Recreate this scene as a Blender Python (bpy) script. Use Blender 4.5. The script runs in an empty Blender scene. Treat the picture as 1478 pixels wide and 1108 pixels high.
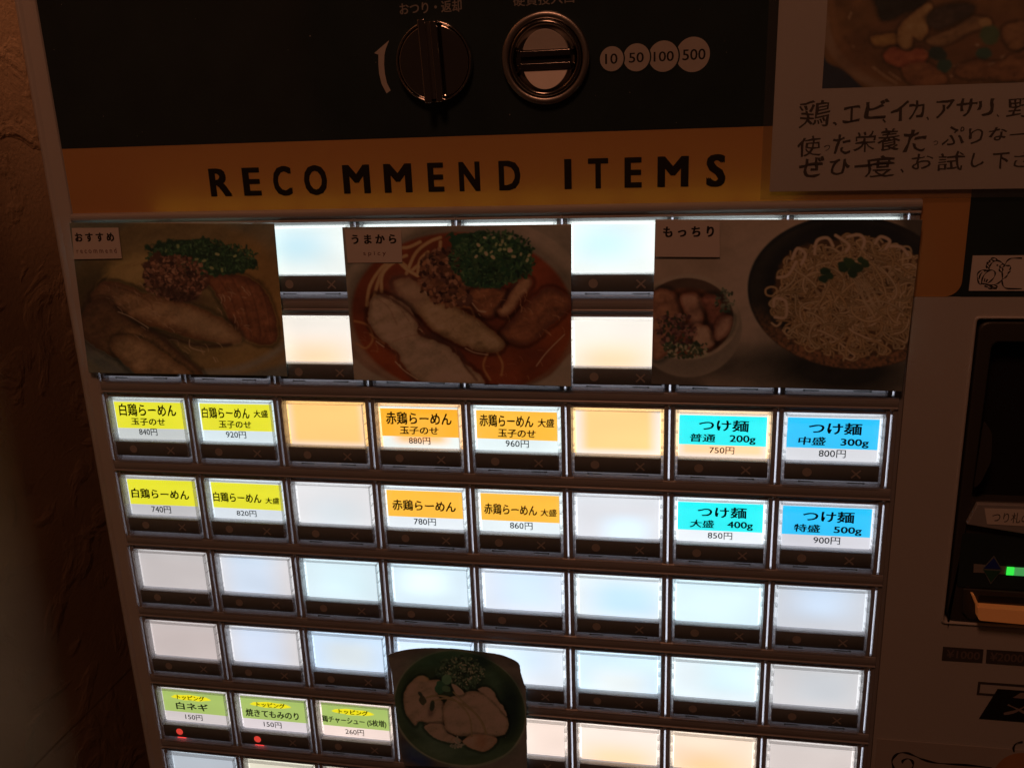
import bpy, bmesh, math, random, json
import numpy as np
from mathutils import Vector, Matrix

# ------------------------------------------------------------------ measurements (millimetres on the machine's front:
# u to the right, v downward, n into the machine)
D = json.loads(r'''{"cam_R":[[0.9830009,0.035268,0.1801814],[0.0181041,0.9579751,-0.2862794],[-0.1827058,0.284675,0.9410519]],"cam_C":[0.071069,-0.13635,-0.27619],"p1":{"corners":[[-130.52,-106.22],[-57.73,-104.93],[-58.84,-54.24],[-132.95,-54.23]],"H":[12.0961,2.47228,1973.62,-0.232024,13.7797,1500.03,-0.000586142,0.000913271,1.0],"tag":[[-129.64,-104.49],[-112.53,-104.41],[-112.94,-94.26],[-130.83,-94.09]],"t1":[-129.01,-102.89,-114.58,-99.89],"t2":[-129.3,-97.79,-114.48,-96.06]},"p2":{"corners":[[-34.95,-103.49],[37.51,-103.41],[36.65,-52.57],[-35.42,-53.36]],"H":[12.1691,1.46934,906.031,-0.222348,13.205,1437.47,-0.000586142,0.000913271,1.0],"tag":[[-34.04,-102.77],[-15.59,-102.39],[-16.02,-92.31],[-34.02,-92.28]],"t1":[-32.07,-101.17,-17.41,-98.21],"t2":[-28.58,-95.94,-21.14,-94.23]},"p3":{"corners":[[62.44,-104.46],[136.57,-103.38],[135.22,-52.96],[61.69,-53.78]],"H":[11.0798,0.247117,-331.824,-0.206042,11.342,1258.44,-0.000586142,0.000913271,1.0],"tag":[[62.67,-104.15],[81.04,-103.43],[81.33,-93.27],[62.31,-93.56]],"t1":[64.78,-102.4,79.47,-99.25]},"p4":{"outline":[[-31.62,50.07],[-28.47,48.42],[-24.01,47.04],[-17.99,46.2],[-9.91,45.85],[-0.85,45.71],[8.62,45.82],[12.26,46.58],[16.35,48.88],[16.99,52.95],[18.15,57.6],[18.72,59.34],[18.43,75.75],[18.04,95.19],[-4.44,96.14],[-28.96,97.4],[-30.2,87.06],[-30.49,68.15],[-30.71,57.69],[-31.33,53.49]],"H":[19.3197,1.5351,592.479,1.33252,17.836,-634.798,-0.000586142,0.000913271,1.0]},"p5":{"H":[21.9292,-1.25688,-2508.46,-1.23036,22.631,3803.64,-0.000586142,0.000913271,1.0]},"notice":{"paper":[[95.7,-162.87],[94.84,-111.78],[162.17,-111.19]],"photo":[[107.95,-162.2],[107.67,-139.51],[158.96,-139.27]],"lam":[[92.67,-126.65],[92.24,-109.28],[162.47,-108.56]],"glyphs":[["鶏",101.88,-136.49,110.31,-129.01],["、",111.02,-130.55,112.26,-129.48],["エ",113.61,-134.76,118.25,-129.94],["ビ",119.19,-136.24,125.8,-130.96],["、",124.16,-130.9,125.15,-129.8],["イ",126.12,-135.57,130.76,-130.12],["カ",130.87,-135.5,134.87,-130.43],["、",135.51,-131.11,136.26,-130.07],["ア",137.71,-135.46,142.46,-130.51],["サ",142.95,-135.57,148.26,-130.77],["リ",148.26,-135.3,152.5,-130.74],["、",153.38,-131.18,154.02,-130.37],["野",155.74,-135.2,162.36,-130.09],["使",101.86,-127.04,108.53,-121.16],["っ",109.11,-124.33,110.78,-122.68],["た",111.37,-127.11,116.29,-121.63],["栄",116.93,-127.84,122.86,-122.08],["養",123.31,-128.47,129.28,-122.23],["た",129.99,-127.8,136.08,-121.72],["っ",137.86,-124.66,139.2,-123.41],["ぷ",140.13,-128.39,145.86,-123.28],["り",146.75,-127.67,150.47,-123.44],["な",151.85,-127.81,156.49,-124.19],["一",157.15,-126.07,161.46,-125.44],["ぜ",102.63,-121.38,109.51,-115.42],["ひ",110.82,-120.47,116.47,-115.97],["一",117.65,-118.89,122.34,-117.86],["度",120.51,-121.12,128.51,-115.1],["、",129.97,-117.32,130.87,-116.19],["お",132.61,-121.29,138.31,-117.01],["試",139.64,-121.78,146.53,-116.45],["し",148.05,-121.14,151.44,-117.22],["下",153.47,-121.11,157.79,-116.61],["さ",158.98,-121.05,163.53,-116.94]]},"arrow":[[-16.22,-158.0],[-21.13,-154.61],[-19.86,-154.13],[-20.08,-151.47],[-20.06,-148.64],[-19.51,-145.78],[-18.16,-143.01],[-16.84,-143.82],[-17.83,-146.0],[-18.25,-148.57],[-18.33,-151.11],[-18.02,-153.91],[-17.49,-155.56]],"otsuri":[-12.39,-168.01,6.35,-164.74],"kouka":[21.53,-168.31,39.1,-165.27],"coins":[["10",49.63,-149.89,3.37],["50",56.68,-149.96,3.75],["100",64.23,-149.93,4.18],["500",72.41,-150.03,4.69]],"coin_text":[[47.74,-151.29,51.28,-148.48],[54.48,-151.28,58.72,-148.57],[61.48,-151.24,67.13,-148.54],[69.53,-151.47,75.91,-148.56]],"title":[["M",-34.37,-25.49],["M",-20.99,-11.98],["E",-6.91,-1.79],["N",2.94,9.53],["D",15.35,22.02],["I",35.35,37.53],["T",42.45,48.46],["E",53.24,58.32],["M",62.86,71.87],["S",76.91,82.41],["R",-79.62,-72.19],["E",-68.1,-62.04],["C",-57.76,-51.47],["O",-47.32,-39.64]],"hen_card":[[151.47,-92.76],[164.28,-92.71],[165.43,-82.64],[151.39,-82.71]],"hen":[[[155.57,-89.14],[155.28,-89.76],[155.36,-90.51],[155.47,-90.8],[155.86,-90.7],[155.92,-91.24],[156.24,-91.49],[156.42,-91.93],[157.09,-92.08],[157.63,-91.85],[157.96,-91.36]],[[155.47,-90.8],[155.7,-90.13],[156.01,-89.96]],[[155.92,-91.24],[156.31,-90.8]],[[155.28,-89.76],[155.77,-89.46],[156.07,-89.01]],[[156.45,-91.61],[157.06,-91.24],[157.52,-91.23]],[[157.96,-91.36],[156.87,-90.87],[156.28,-90.01],[156.13,-89.26],[156.15,-88.64]],[[157.96,-91.36],[158.91,-90.98],[159.66,-90.36],[160.04,-89.99]],[[160.04,-89.99],[159.75,-89.49],[159.08,-89.37],[158.82,-89.74],[159.33,-90.24],[159.66,-90.36]],[[159.08,-89.37],[158.78,-89.0],[158.96,-88.38],[159.56,-88.13],[159.72,-88.75],[159.51,-89.2]],[[160.04,-89.99],[160.85,-89.86],[161.42,-89.85],[161.71,-89.23],[161.54,-88.74],[161.71,-88.25],[161.3,-87.87],[161.14,-87.26],[160.85,-86.76],[160.34,-86.26],[159.81,-85.89]],[[159.56,-88.13],[159.8,-87.01],[159.81,-85.89],[159.1,-85.02],[158.24,-84.52],[156.88,-84.32],[155.72,-84.47]],[[156.15,-88.64],[155.29,-88.52],[154.58,-88.72],[153.71,-88.28],[153.16,-87.41],[153.37,-86.03],[153.83,-84.9],[154.33,-84.53],[154.52,-84.9]],[[154.52,-84.9],[154.61,-86.28],[155.07,-87.4],[155.99,-88.39],[156.88,-88.64],[157.67,-88.14],[157.83,-87.27],[157.48,-86.27],[156.77,-85.4],[155.92,-84.77],[155.0,-84.72],[154.52,-84.9]],[[154.58,-88.72],[155.1,-88.15]],[[154.92,-88.77],[155.42,-88.4]],[[153.71,-86.03],[153.93,-87.28],[154.43,-88.03]],[[155.17,-85.28],[155.3,-86.28]],[[155.65,-85.15],[156.01,-86.02]],[[155.72,-84.47],[155.53,-84.02],[156.25,-83.77],[156.64,-83.39],[157.44,-83.39],[156.68,-84.02]],[[156.88,-84.32],[157.63,-83.77],[158.56,-83.64],[158.64,-84.02],[157.79,-84.39]],[[156.64,-83.39],[158.36,-83.34],[158.61,-83.64]],[[164.36,-91.98],[162.42,-91.99],[161.31,-91.83],[160.49,-91.09],[160.24,-90.23]],[[159.81,-85.89],[160.04,-84.77],[160.61,-83.76],[161.8,-83.31],[165.36,-83.26]]],"hen_eye":[[158.15,-90.0]],"acc":{"shelf":[[159.76,-17.79],[157.33,-10.76],[173.97,-7.98],[172.79,-18.38]],"sticker":[[161.73,-16.43],[163.04,-11.32],[175.97,-11.16],[175.31,-16.8]],"bar":[[161.18,3.09],[161.38,5.99],[163.96,5.94],[163.76,3.15]],"dia":[[166.66,-0.18],[163.8,4.44],[166.69,9.7],[169.47,4.37]],"green":[[170.52,3.36],[170.7,6.24],[177.08,6.29],[176.74,3.36]],"slot":[[161.05,12.51],[162.38,15.84],[163.2,20.68],[179.92,22.72],[179.24,16.94],[163.22,16.24]],"lip":[[161.02,12.23],[177.87,13.08]],"st_t":[164.1,-15.27,173.83,-12.22]},"yen":{"b1":[[155.15,33.19],[167.25,33.16],[167.38,38.13],[155.23,38.21]],"b2":[[168.21,33.17],[180.37,33.11],[180.58,38.19],[168.42,38.14]],"t1":[156.43,34.12,166.42,37.09],"t2":[169.38,34.0,179.28,37.05],"rect":[[166.83,45.2],[167.15,49.88],[182.33,50.05],[182.12,44.96]],"trap":[[172.97,47.15],[168.54,58.8],[183.33,58.7],[182.78,47.31]],"s1":[[175.71,56.36],[179.04,54.95],[181.87,52.72]],"s2":[[176.55,52.75],[179.33,54.04],[183.0,55.79]],"s3":[[177.71,49.96],[179.78,47.83],[182.46,47.82],[182.73,50.21]]},"flyer":{"corner":[[137.74,69.7],[174.8,69.33],[137.9,80.47]],"s1":[[144.42,81.89],[143.65,80.18],[143.1,77.78],[144.08,75.44],[145.59,74.39],[147.69,74.29],[150.22,75.21],[152.77,76.26],[156.33,77.1],[160.51,77.16],[167.4,76.96],[174.27,77.15]],"s2":[[146.45,78.52],[146.54,77.4],[147.87,76.49],[149.33,77.09],[149.88,78.58],[149.59,80.18],[148.28,81.45],[146.2,81.91],[144.35,81.0]],"s3":[[180.31,70.37],[179.95,68.69],[180.59,66.9],[182.44,66.06]]}}''')
Z0 = 1.30                      # height of v = 0 above the floor

def P(u, v, n=0.0):
    return Vector((u / 1000.0, n / 1000.0, Z0 - v / 1000.0))

# ------------------------------------------------------------------ camera
scene = bpy.context.scene
cam = bpy.data.cameras.new("camera")
cam.sensor_width = 36.0
cam.lens = 36.0 * 1320.0 / 1478.0
cam.clip_start = 0.01
cam.clip_end = 100.0
cam_o = bpy.data.objects.new("camera", cam)
scene.collection.objects.link(cam_o)
def mv(a):
    return Vector((a[0], a[2], -a[1]))
r0, r1, r2 = [mv(a) for a in D['cam_R']]
M = Matrix((r0, -r1, -r2)).transposed().to_4x4()
C_ = D['cam_C']
M.translation = Vector((C_[0], C_[2], Z0 - C_[1]))
cam_o.matrix_world = M
scene.camera = cam_o

# ------------------------------------------------------------------ dim room air and the lamp overhead
world = bpy.data.worlds.new("World")
scene.world = world
world.use_nodes = True
bg = world.node_tree.nodes['Background']
bg.inputs[0].default_value = (1.0, 0.40, 0.21, 1)
bg.inputs[1].default_value = 0.009
vs = scene.view_settings
vs.view_transform = 'Standard'
vs.look = 'None'
vs.exposure = 0
vs.gamma = 1

def area_lamp(name, loc, target, size, power, col):
    l = bpy.data.lights.new(name, 'AREA')
    l.shape = 'DISK'
    l.size = size
    l.energy = power
    l.color = col
    o = bpy.data.objects.new(name, l)
    scene.collection.objects.link(o)
    o.location = loc
    o.rotation_euler = (target - loc).to_track_quat('-Z', 'Y').to_euler()
    return o
area_lamp('room_lamp', P(0, -640, -420), P(-10, -60, 0), 0.14, 0.66, (1.0, 0.385, 0.20))
wl = bpy.data.lights.new('wall_fill_spot', 'SPOT')  # unseen spot added to brighten the upper wall, cone kept off the machine
wl.energy = 3.6; wl.color = (1.0, 0.42, 0.20); wl.spot_size = math.radians(34); wl.spot_blend = 0.6; wl.shadow_soft_size = 0.012
wo = bpy.data.objects.new('wall_fill_spot', wl); scene.collection.objects.link(wo)
wo.location = P(-100, -470, -75)
wo.rotation_euler = (P(-165, -331, -20) - P(-100, -470, -75)).to_track_quat('-Z', 'Y').to_euler()

# ------------------------------------------------------------------ helpers
rnd = random.Random(7)
def lin(c):
    c = c / 255.0
    return c / 12.92 if c <= 0.04045 else ((c + 0.055) / 1.055) ** 2.4
def L3(rgb):
    return tuple(lin(x) for x in rgb)
ROOM = (0.100, 0.047, 0.030)    # colour of the room's light: used to find the real colour of printed inks
def ink(rgb, k=1.0):
    return tuple(min(0.85, k * lin(x) / e) for x, e in zip(rgb, ROOM))

def new_mat(name):
    m = bpy.data.materials.new(name)
    m.use_nodes = True
    return m, m.node_tree, m.node_tree.nodes, m.node_tree.links

def mat_surf(name, col, rough=0.5, metal=0.0, spec=0.5, noise=0.0, nscale=200.0, bump=0.0, bscale=800.0, coat=0.0, rvar=0.0):
    m, nt, N, L = new_mat(name)
    b = N['Principled BSDF']
    b.inputs['Roughness'].default_value = rough
    b.inputs['Metallic'].default_value = metal
    b.inputs['Specular IOR Level'].default_value = spec
    b.inputs['Coat Weight'].default_value = coat
    b.inputs['Coat Roughness'].default_value = 0.08
    tc = N.new('ShaderNodeTexCoord')
    nz = N.new('ShaderNodeTexNoise')
    nz.inputs['Scale'].default_value = nscale
    nz.inputs['Detail'].default_value = 5
    L.new(tc.outputs['Object'], nz.inputs['Vector'])
    mix = N.new('ShaderNodeMix')
    mix.data_type = 'RGBA'
    a = tuple(max(0, c * (1 - noise)) for c in col)
    c2 = tuple(min(1, c * (1 + noise)) for c in col)
    mix.inputs['A'].default_value = (*a, 1)
    mix.inputs['B'].default_value = (*c2, 1)
    L.new(nz.outputs['Fac'], mix.inputs['Factor'])
    L.new(mix.outputs['Result'], b.inputs['Base Color'])
    if rvar:
        mr = N.new('ShaderNodeMapRange')
        mr.inputs['To Min'].default_value = max(0.02, rough - rvar)
        mr.inputs['To Max'].default_value = rough + rvar
        L.new(nz.outputs['Fac'], mr.inputs['Value'])
        L.new(mr.outputs['Result'], b.inputs['Roughness'])
    if bump:
        n2 = N.new('ShaderNodeTexNoise')
        n2.inputs['Scale'].default_value = bscale
        n2.inputs['Detail'].default_value = 3
        L.new(tc.outputs['Object'], n2.inputs['Vector'])
        bp = N.new('ShaderNodeBump')
        bp.inputs['Strength'].default_value = bump
        bp.inputs['Distance'].default_value = 0.0003
        L.new(n2.outputs['Fac'], bp.inputs['Height'])
        L.new(bp.outputs['Normal'], b.inputs['Normal'])
    return m

def mat_emit(name, col, s=1.0):
    m, nt, N, L = new_mat(name)
    b = N['Principled BSDF']
    b.inputs['Base Color'].default_value = (0.6, 0.6, 0.6, 1)
    b.inputs['Emission Color'].default_value = (*col, 1)
    b.inputs['Emission Strength'].default_value = s
    b.inputs['Roughness'].default_value = 0.4
    return m

def mat_clear(name, tint, trans=0.35, lucent=0.4, rough=0.12):
    """moulded acrylic: lets light through, scatters some of it"""
    m, nt, N, L = new_mat(name)
    for n in list(N):
        if n.type == 'BSDF_PRINCIPLED':
            N.remove(n)
    out = [n for n in N if n.type == 'OUTPUT_MATERIAL'][0]
    tr = N.new('ShaderNodeBsdfTransparent')
    tr.inputs[0].default_value = (0.96, 0.97, 0.97, 1)
    tl = N.new('ShaderNodeBsdfTranslucent')
    tl.inputs[0].default_value = (*tint, 1)
    df = N.new('ShaderNodeBsdfDiffuse')
    df.inputs[0].default_value = (*tint, 1)
    gl = N.new('ShaderNodeBsdfGlossy')
    gl.inputs['Roughness'].default_value = rough
    gl.inputs['Color'].default_value = (0.9, 0.9, 0.9, 1)
    m1 = N.new('ShaderNodeMixShader'); m1.inputs[0].default_value = 0.5
    L.new(tl.outputs[0], m1.inputs[1]); L.new(df.outputs[0], m1.inputs[2])
    m2 = N.new('ShaderNodeMixShader'); m2.inputs[0].default_value = 1 - trans
    L.new(tr.outputs[0], m2.inputs[1]); L.new(m1.outputs[0], m2.inputs[2])
    lw = N.new('ShaderNodeLayerWeight'); lw.inputs['Blend'].default_value = 0.5
    pw = N.new('ShaderNodeMath'); pw.operation = 'POWER'; pw.inputs[1].default_value = 4.0; L.new(lw.outputs['Facing'], pw.inputs[0])
    fr = N.new('ShaderNodeMath'); fr.operation = 'MULTIPLY_ADD'; fr.inputs[1].default_value = 0.5; fr.inputs[2].default_value = 0.04; L.new(pw.outputs[0], fr.inputs[0])
    m3 = N.new('ShaderNodeMixShader')
    L.new(fr.outputs[0], m3.inputs[0]); L.new(m2.outputs[0], m3.inputs[1]); L.new(gl.outputs[0], m3.inputs[2])
    L.new(m3.outputs[0], out.inputs[0])
    return m

# ---- objects
def link(name, me, mat=None, parent=None):
    o = bpy.data.objects.new(name, me)
    scene.collection.objects.link(o)
    if mat is not None:
        me.materials.clear()
        me.materials.append(mat)
    if parent is not None:
        o.parent = parent
    return o
def tag(o, label=None, cat=None, group=None, kind=None):
    if label: o['label'] = label
    if cat: o['category'] = cat
    if group: o['group'] = group
    if kind: o['kind'] = kind
    return o
def mesh_from(verts, faces, name, smooth=False):
    me = bpy.data.meshes.new(name)
    me.from_pydata([tuple(v) for v in verts], [], faces)
    me.update()
    if smooth:
        me.polygons.foreach_set('use_smooth', [True] * len(me.polygons))
    return me
class MB:
    def __init__(s): s.v = []; s.f = []
    def quad(s, a, b, c, d):
        i = len(s.v); s.v += [a, b, c, d]; s.f.append((i, i+1, i+2, i+3))
    def box(s, u0, v0, u1, v1, n0, n1):
        """u0<u1, v0<v1, n0 = face towards the viewer, n1 = back"""
        p = [P(u0,v0,n0),P(u1,v0,n0),P(u1,v1,n0),P(u0,v1,n0),P(u0,v0,n1),P(u1,v0,n1),P(u1,v1,n1),P(u0,v1,n1)]
        i = len(s.v); s.v += p
        for f in ((0,3,2,1),(4,5,6,7),(0,1,5,4),(1,2,6,5),(2,3,7,6),(3,0,4,7)):
            s.f.append(tuple(i+k for k in f))
    def prism(s, pts, n0, n1):
        i = len(s.v); k = len(pts)
        s.v += [P(a[0], a[1], n0) for a in pts] + [P(a[0], a[1], n1) for a in pts]
        s.f.append(tuple(range(i, i+k))); s.f.append(tuple(range(i+2*k-1, i+k-1, -1)))
        for j in range(k):
            s.f.append((i+j, i+k+j, i+k+(j+1)%k, i+(j+1)%k))
    def sheet(s, pts, n):
        i = len(s.v); s.v += [P(a[0], a[1], n) for a in pts]; s.f.append(tuple(range(i, i+len(pts))))
    def disc(s, cu, cv, r, n, k=40):
        s.sheet([(cu+r*math.cos(2*math.pi*j/k), cv+r*math.sin(2*math.pi*j/k)) for j in range(k)], n)
    def lathe(s, cu, cv, prof, k=72):
        """prof: list of (radius, n)"""
        i = len(s.v)
        for r, n in prof:
            for j in range(k):
                a = 2*math.pi*j/k
                s.v.append(P(cu+r*math.cos(a), cv+r*math.sin(a), n))
        for q in range(len(prof)-1):
            for j in range(k):
                s.f.append((i+q*k+j, i+q*k+(j+1)%k, i+(q+1)*k+(j+1)%k, i+(q+1)*k+j))
    def ribbon(s, pts, w, n, close=False):
        """flat pen stroke"""
        pts = smooth_line(pts, 5, close)
        m = len(pts); i = len(s.v)
        for j in range(m):
            a = pts[max(0, j-1)]; b = pts[min(m-1, j+1)]
            dx, dy = b[0]-a[0], b[1]-a[1]; l = math.hypot(dx, dy) or 1
            nx, ny = -dy/l, dx/l
            ww = w * (0.8 + 0.35*math.sin(j*0.55+i)) * 0.5
            s.v += [P(pts[j][0]+nx*ww, pts[j][1]+ny*ww, n), P(pts[j][0]-nx*ww, pts[j][1]-ny*ww, n)]
        for j in range(m-1):
            s.f.append((i+2*j, i+2*j+1, i+2*j+3, i+2*j+2))
    def build(s, name, mat, parent=None, smooth=False, bevel=0.0, seg=2, fix=True):
        me = mesh_from(s.v, s.f, name, smooth)
        if fix:
            bm = bmesh.new(); bm.from_mesh(me)
            bmesh.ops.recalc_face_normals(bm, faces=bm.faces)
            bm.to_mesh(me); bm.free()
        o = link(name, me, mat, parent)
        if bevel:
            b = o.modifiers.new('bevel', 'BEVEL'); b.width = bevel/1000; b.segments = seg
            b.limit_method = 'ANGLE'; b.angle_limit = math.radians(35)
            me.polygons.foreach_set('use_smooth', [True]*len(me.polygons))
            w = o.modifiers.new('wn', 'WEIGHTED_NORMAL'); w.keep_sharp = False
        return o
def smooth_line(pts, k=5, close=False):
    if len(pts) < 3: return [tuple(p) for p in pts]
    out = []
    n = len(pts)
    rng = range(n) if close else range(n-1)
    for i in rng:
        if close: p0,p1,p2,p3 = pts[i-1],pts[i],pts[(i+1)%n],pts[(i+2)%n]
        else: p0,p1,p2,p3 = pts[max(0,i-1)],pts[i],pts[i+1],pts[min(n-1,i+2)]
        for j in range(k):
            t = j/k
            out.append(tuple(0.5*((2*p1[a])+(-p0[a]+p2[a])*t+(2*p0[a]-5*p1[a]+4*p2[a]-p3[a])*t*t+(-p0[a]+3*p1[a]-3*p2[a]+p3[a])*t**3) for a in (0,1)))
    if not close: out.append(tuple(pts[-1]))
    return out
def rounded(pts, rad, k=5):
    """polygon corners rounded; rad is one number or one per corner"""
    out = []; n = len(pts)
    for i in range(n):
        r = rad[i] if isinstance(rad, (list, tuple)) else rad
        p = Vector(pts[i]); a = (Vector(pts[i-1])-p); b = (Vector(pts[(i+1)%n])-p)
        if r <= 0: out.append(tuple(p)); continue
        r = min(r, a.length*0.45, b.length*0.45)
        A = p + a.normalized()*r; B = p + b.normalized()*r
        for j in range(k+1):
            t = j/k
            q = A*(1-t)**2 + p*2*t*(1-t) + B*t*t
            out.append(tuple(q))
    return out

# ---- lettering: glyph outlines laid flat and fitted to a measured box
dg_cache = {}
def glyph_mesh(text):
    key = text
    if key in dg_cache: return dg_cache[key]
    cu = bpy.data.curves.new('lettering', 'FONT')
    cu.body = text
    cu.dimensions = '2D'; cu.fill_mode = 'FRONT'
    cu.resolution_u = 3
    o = bpy.data.objects.new('lettering', cu)
    scene.collection.objects.link(o)
    dg = bpy.context.evaluated_depsgraph_get()
    me = o.evaluated_get(dg).to_mesh()
    v = np.empty(len(me.vertices)*3); me.vertices.foreach_get('co', v); v = v.reshape(-1, 3)[:, :2].copy()
    f = [tuple(p.vertices) for p in me.polygons]
    o.evaluated_get(dg).to_mesh_clear()
    bpy.data.objects.remove(o); bpy.data.curves.remove(cu)
    dg_cache[key] = (v, f)
    return dg_cache[key]
def text_into(mb, text, box, n, weight=0.0, rough=0.0, lean=0.0, seed=1, rise=0.0):
    v, f = glyph_mesh(text)
    if weight > 0:      # heavier pen: overprinted a few times, each a hair apart
        vs_, fs_ = [], []
        offs = [(1, 0.5), (-1, 0.5), (1, -0.5), (-1, -0.5), (0, 0.55), (0, -0.55), (0.5, 0), (-0.5, 0)]
        if weight < 0.015: offs = offs[:4]
        for q, (dx, dy) in enumerate(offs):
            vs_.append(v + np.array([dx*weight, dy*weight])); fs_ += [(tuple(i+q*len(v) for i in p)) for p in f]
        lay = np.repeat(np.arange(len(offs)), len(v)); v = np.concatenate(vs_); f = fs_
    else:
        lay = np.zeros(len(v)); v = v.copy()
    if rough:
        for a, b in ((7.1, 1.0), (16.3, 0.45)):
            dx = rough*b*np.sin(v[:, 1]*a+seed*1.7)*np.cos(v[:, 0]*a*0.8+seed)
            dy = rough*b*np.sin(v[:, 0]*a+seed*2.3)*np.cos(v[:, 1]*a*0.7+seed*0.6)
            v[:, 0] += dx; v[:, 1] += dy
    if lean: v[:, 0] += lean*v[:, 1]
    if rise: v[:, 1] += rise*v[:, 0]
    lo, hi = v.min(0), v.max(0)
    u0, v0, u1, v1 = box
    U = u0 + (v[:, 0]-lo[0])/max(1e-6, hi[0]-lo[0])*(u1-u0)
    V = v1 - (v[:, 1]-lo[1])/max(1e-6, hi[1]-lo[1])*(v1-v0)
    i = len(mb.v)
    mb.v += [P(a, b, n-0.0015*q) for a, b, q in zip(U, V, lay)]
    mb.f += [tuple(i+k for k in q) for q in f]

# ------------------------------------------------------------------ materials
M_body = mat_surf('painted_steel', (0.56, 0.55, 0.53), 0.5, noise=0.06, nscale=25, bump=0.25, bscale=2500)
M_bodyR = mat_surf('plate_paint', (0.55, 0.55, 0.54), 0.45, noise=0.06, nscale=18, bump=0.35, bscale=3500)
M_frame = mat_surf('button_frame_plastic', (0.33, 0.335, 0.35), 0.30, noise=0.10, nscale=90, bump=0.2, bscale=1800)
M_ledge = mat_surf('ledge_plastic', (0.42, 0.41, 0.40), 0.3, noise=0.06, nscale=60)
M_black = mat_surf('black_acrylic', (0.026, 0.042, 0.046), 0.12, spec=0.5, noise=0.3, nscale=60, rvar=0.05)
M_ink = mat_surf('black_ink', (0.012, 0.011, 0.010), 0.55, noise=0.2)
M_print = mat_surf('pale_print', (0.50, 0.48, 0.45), 0.5, noise=0.08, nscale=300)
M_print_grey = mat_surf('grey_print', (0.27, 0.26, 0.25), 0.5, noise=0.08, nscale=300)
M_strip = mat_surf('smoked_window_glare', (0.17, 0.20, 0.22), 0.22, noise=0.15, nscale=300)  # smoky plastic, its colour lifted to grey-blue to stand in for lens glare
M_mark = mat_surf('window_mark', (0.42, 0.42, 0.42), 0.5)
M_white = mat_surf('white_paper', (0.70, 0.69, 0.67), 0.55, noise=0.04, nscale=150)
M_tagp = mat_surf('caption_card', (0.74, 0.72, 0.70), 0.6, noise=0.03, nscale=150)
M_marker = mat_surf('marker_ink', (0.075, 0.062, 0.05), 0.45, noise=0.35, nscale=500)
M_redink = mat_surf('brown_ink', (0.16, 0.05, 0.05), 0.5)
M_chrome = mat_surf('chrome', (0.62, 0.60, 0.58), 0.09, metal=1.0, noise=0.08, nscale=150, rvar=0.03)
M_satin = mat_surf('satin_steel', (0.52, 0.50, 0.48), 0.34, metal=1.0, noise=0.10, nscale=200, bump=0.15, bscale=4000)
M_satin2 = mat_surf('brushed_plate', (0.80, 0.76, 0.72), 0.62, metal=0.35, noise=0.06, nscale=200, bump=0.2, bscale=4000)
M_dark = mat_surf('dark_plastic', (0.05, 0.048, 0.045), 0.4, noise=0.15, nscale=60, bump=0.3, bscale=3000)
M_hole = mat_surf('slot_black', (0.004, 0.004, 0.004), 0.8)
M_case = mat_clear('clear_case', (0.90, 0.90, 0.93), 0.74)
M_fin = mat_clear('divider_acrylic', (0.85, 0.85, 0.88), 0.65)
M_gap = mat_emit('gap_glow', (0.62, 0.64, 0.74), 2.0)
M_film = mat_clear('laminate_film', (0.5, 0.5, 0.5), 0.93, rough=0.15)
M_red = mat_emit('red_indicator', (0.62, 0.035, 0.025), 1.0)
M_redlamp = mat_emit('red_led', (1.0, 0.05, 0.04), 2.2)
M_green = mat_emit('green_led', (0.0, 0.85, 0.06), 1.0)
M_green2 = mat_emit('green_led_dim', (0.02, 0.28, 0.07), 1.0)

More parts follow.
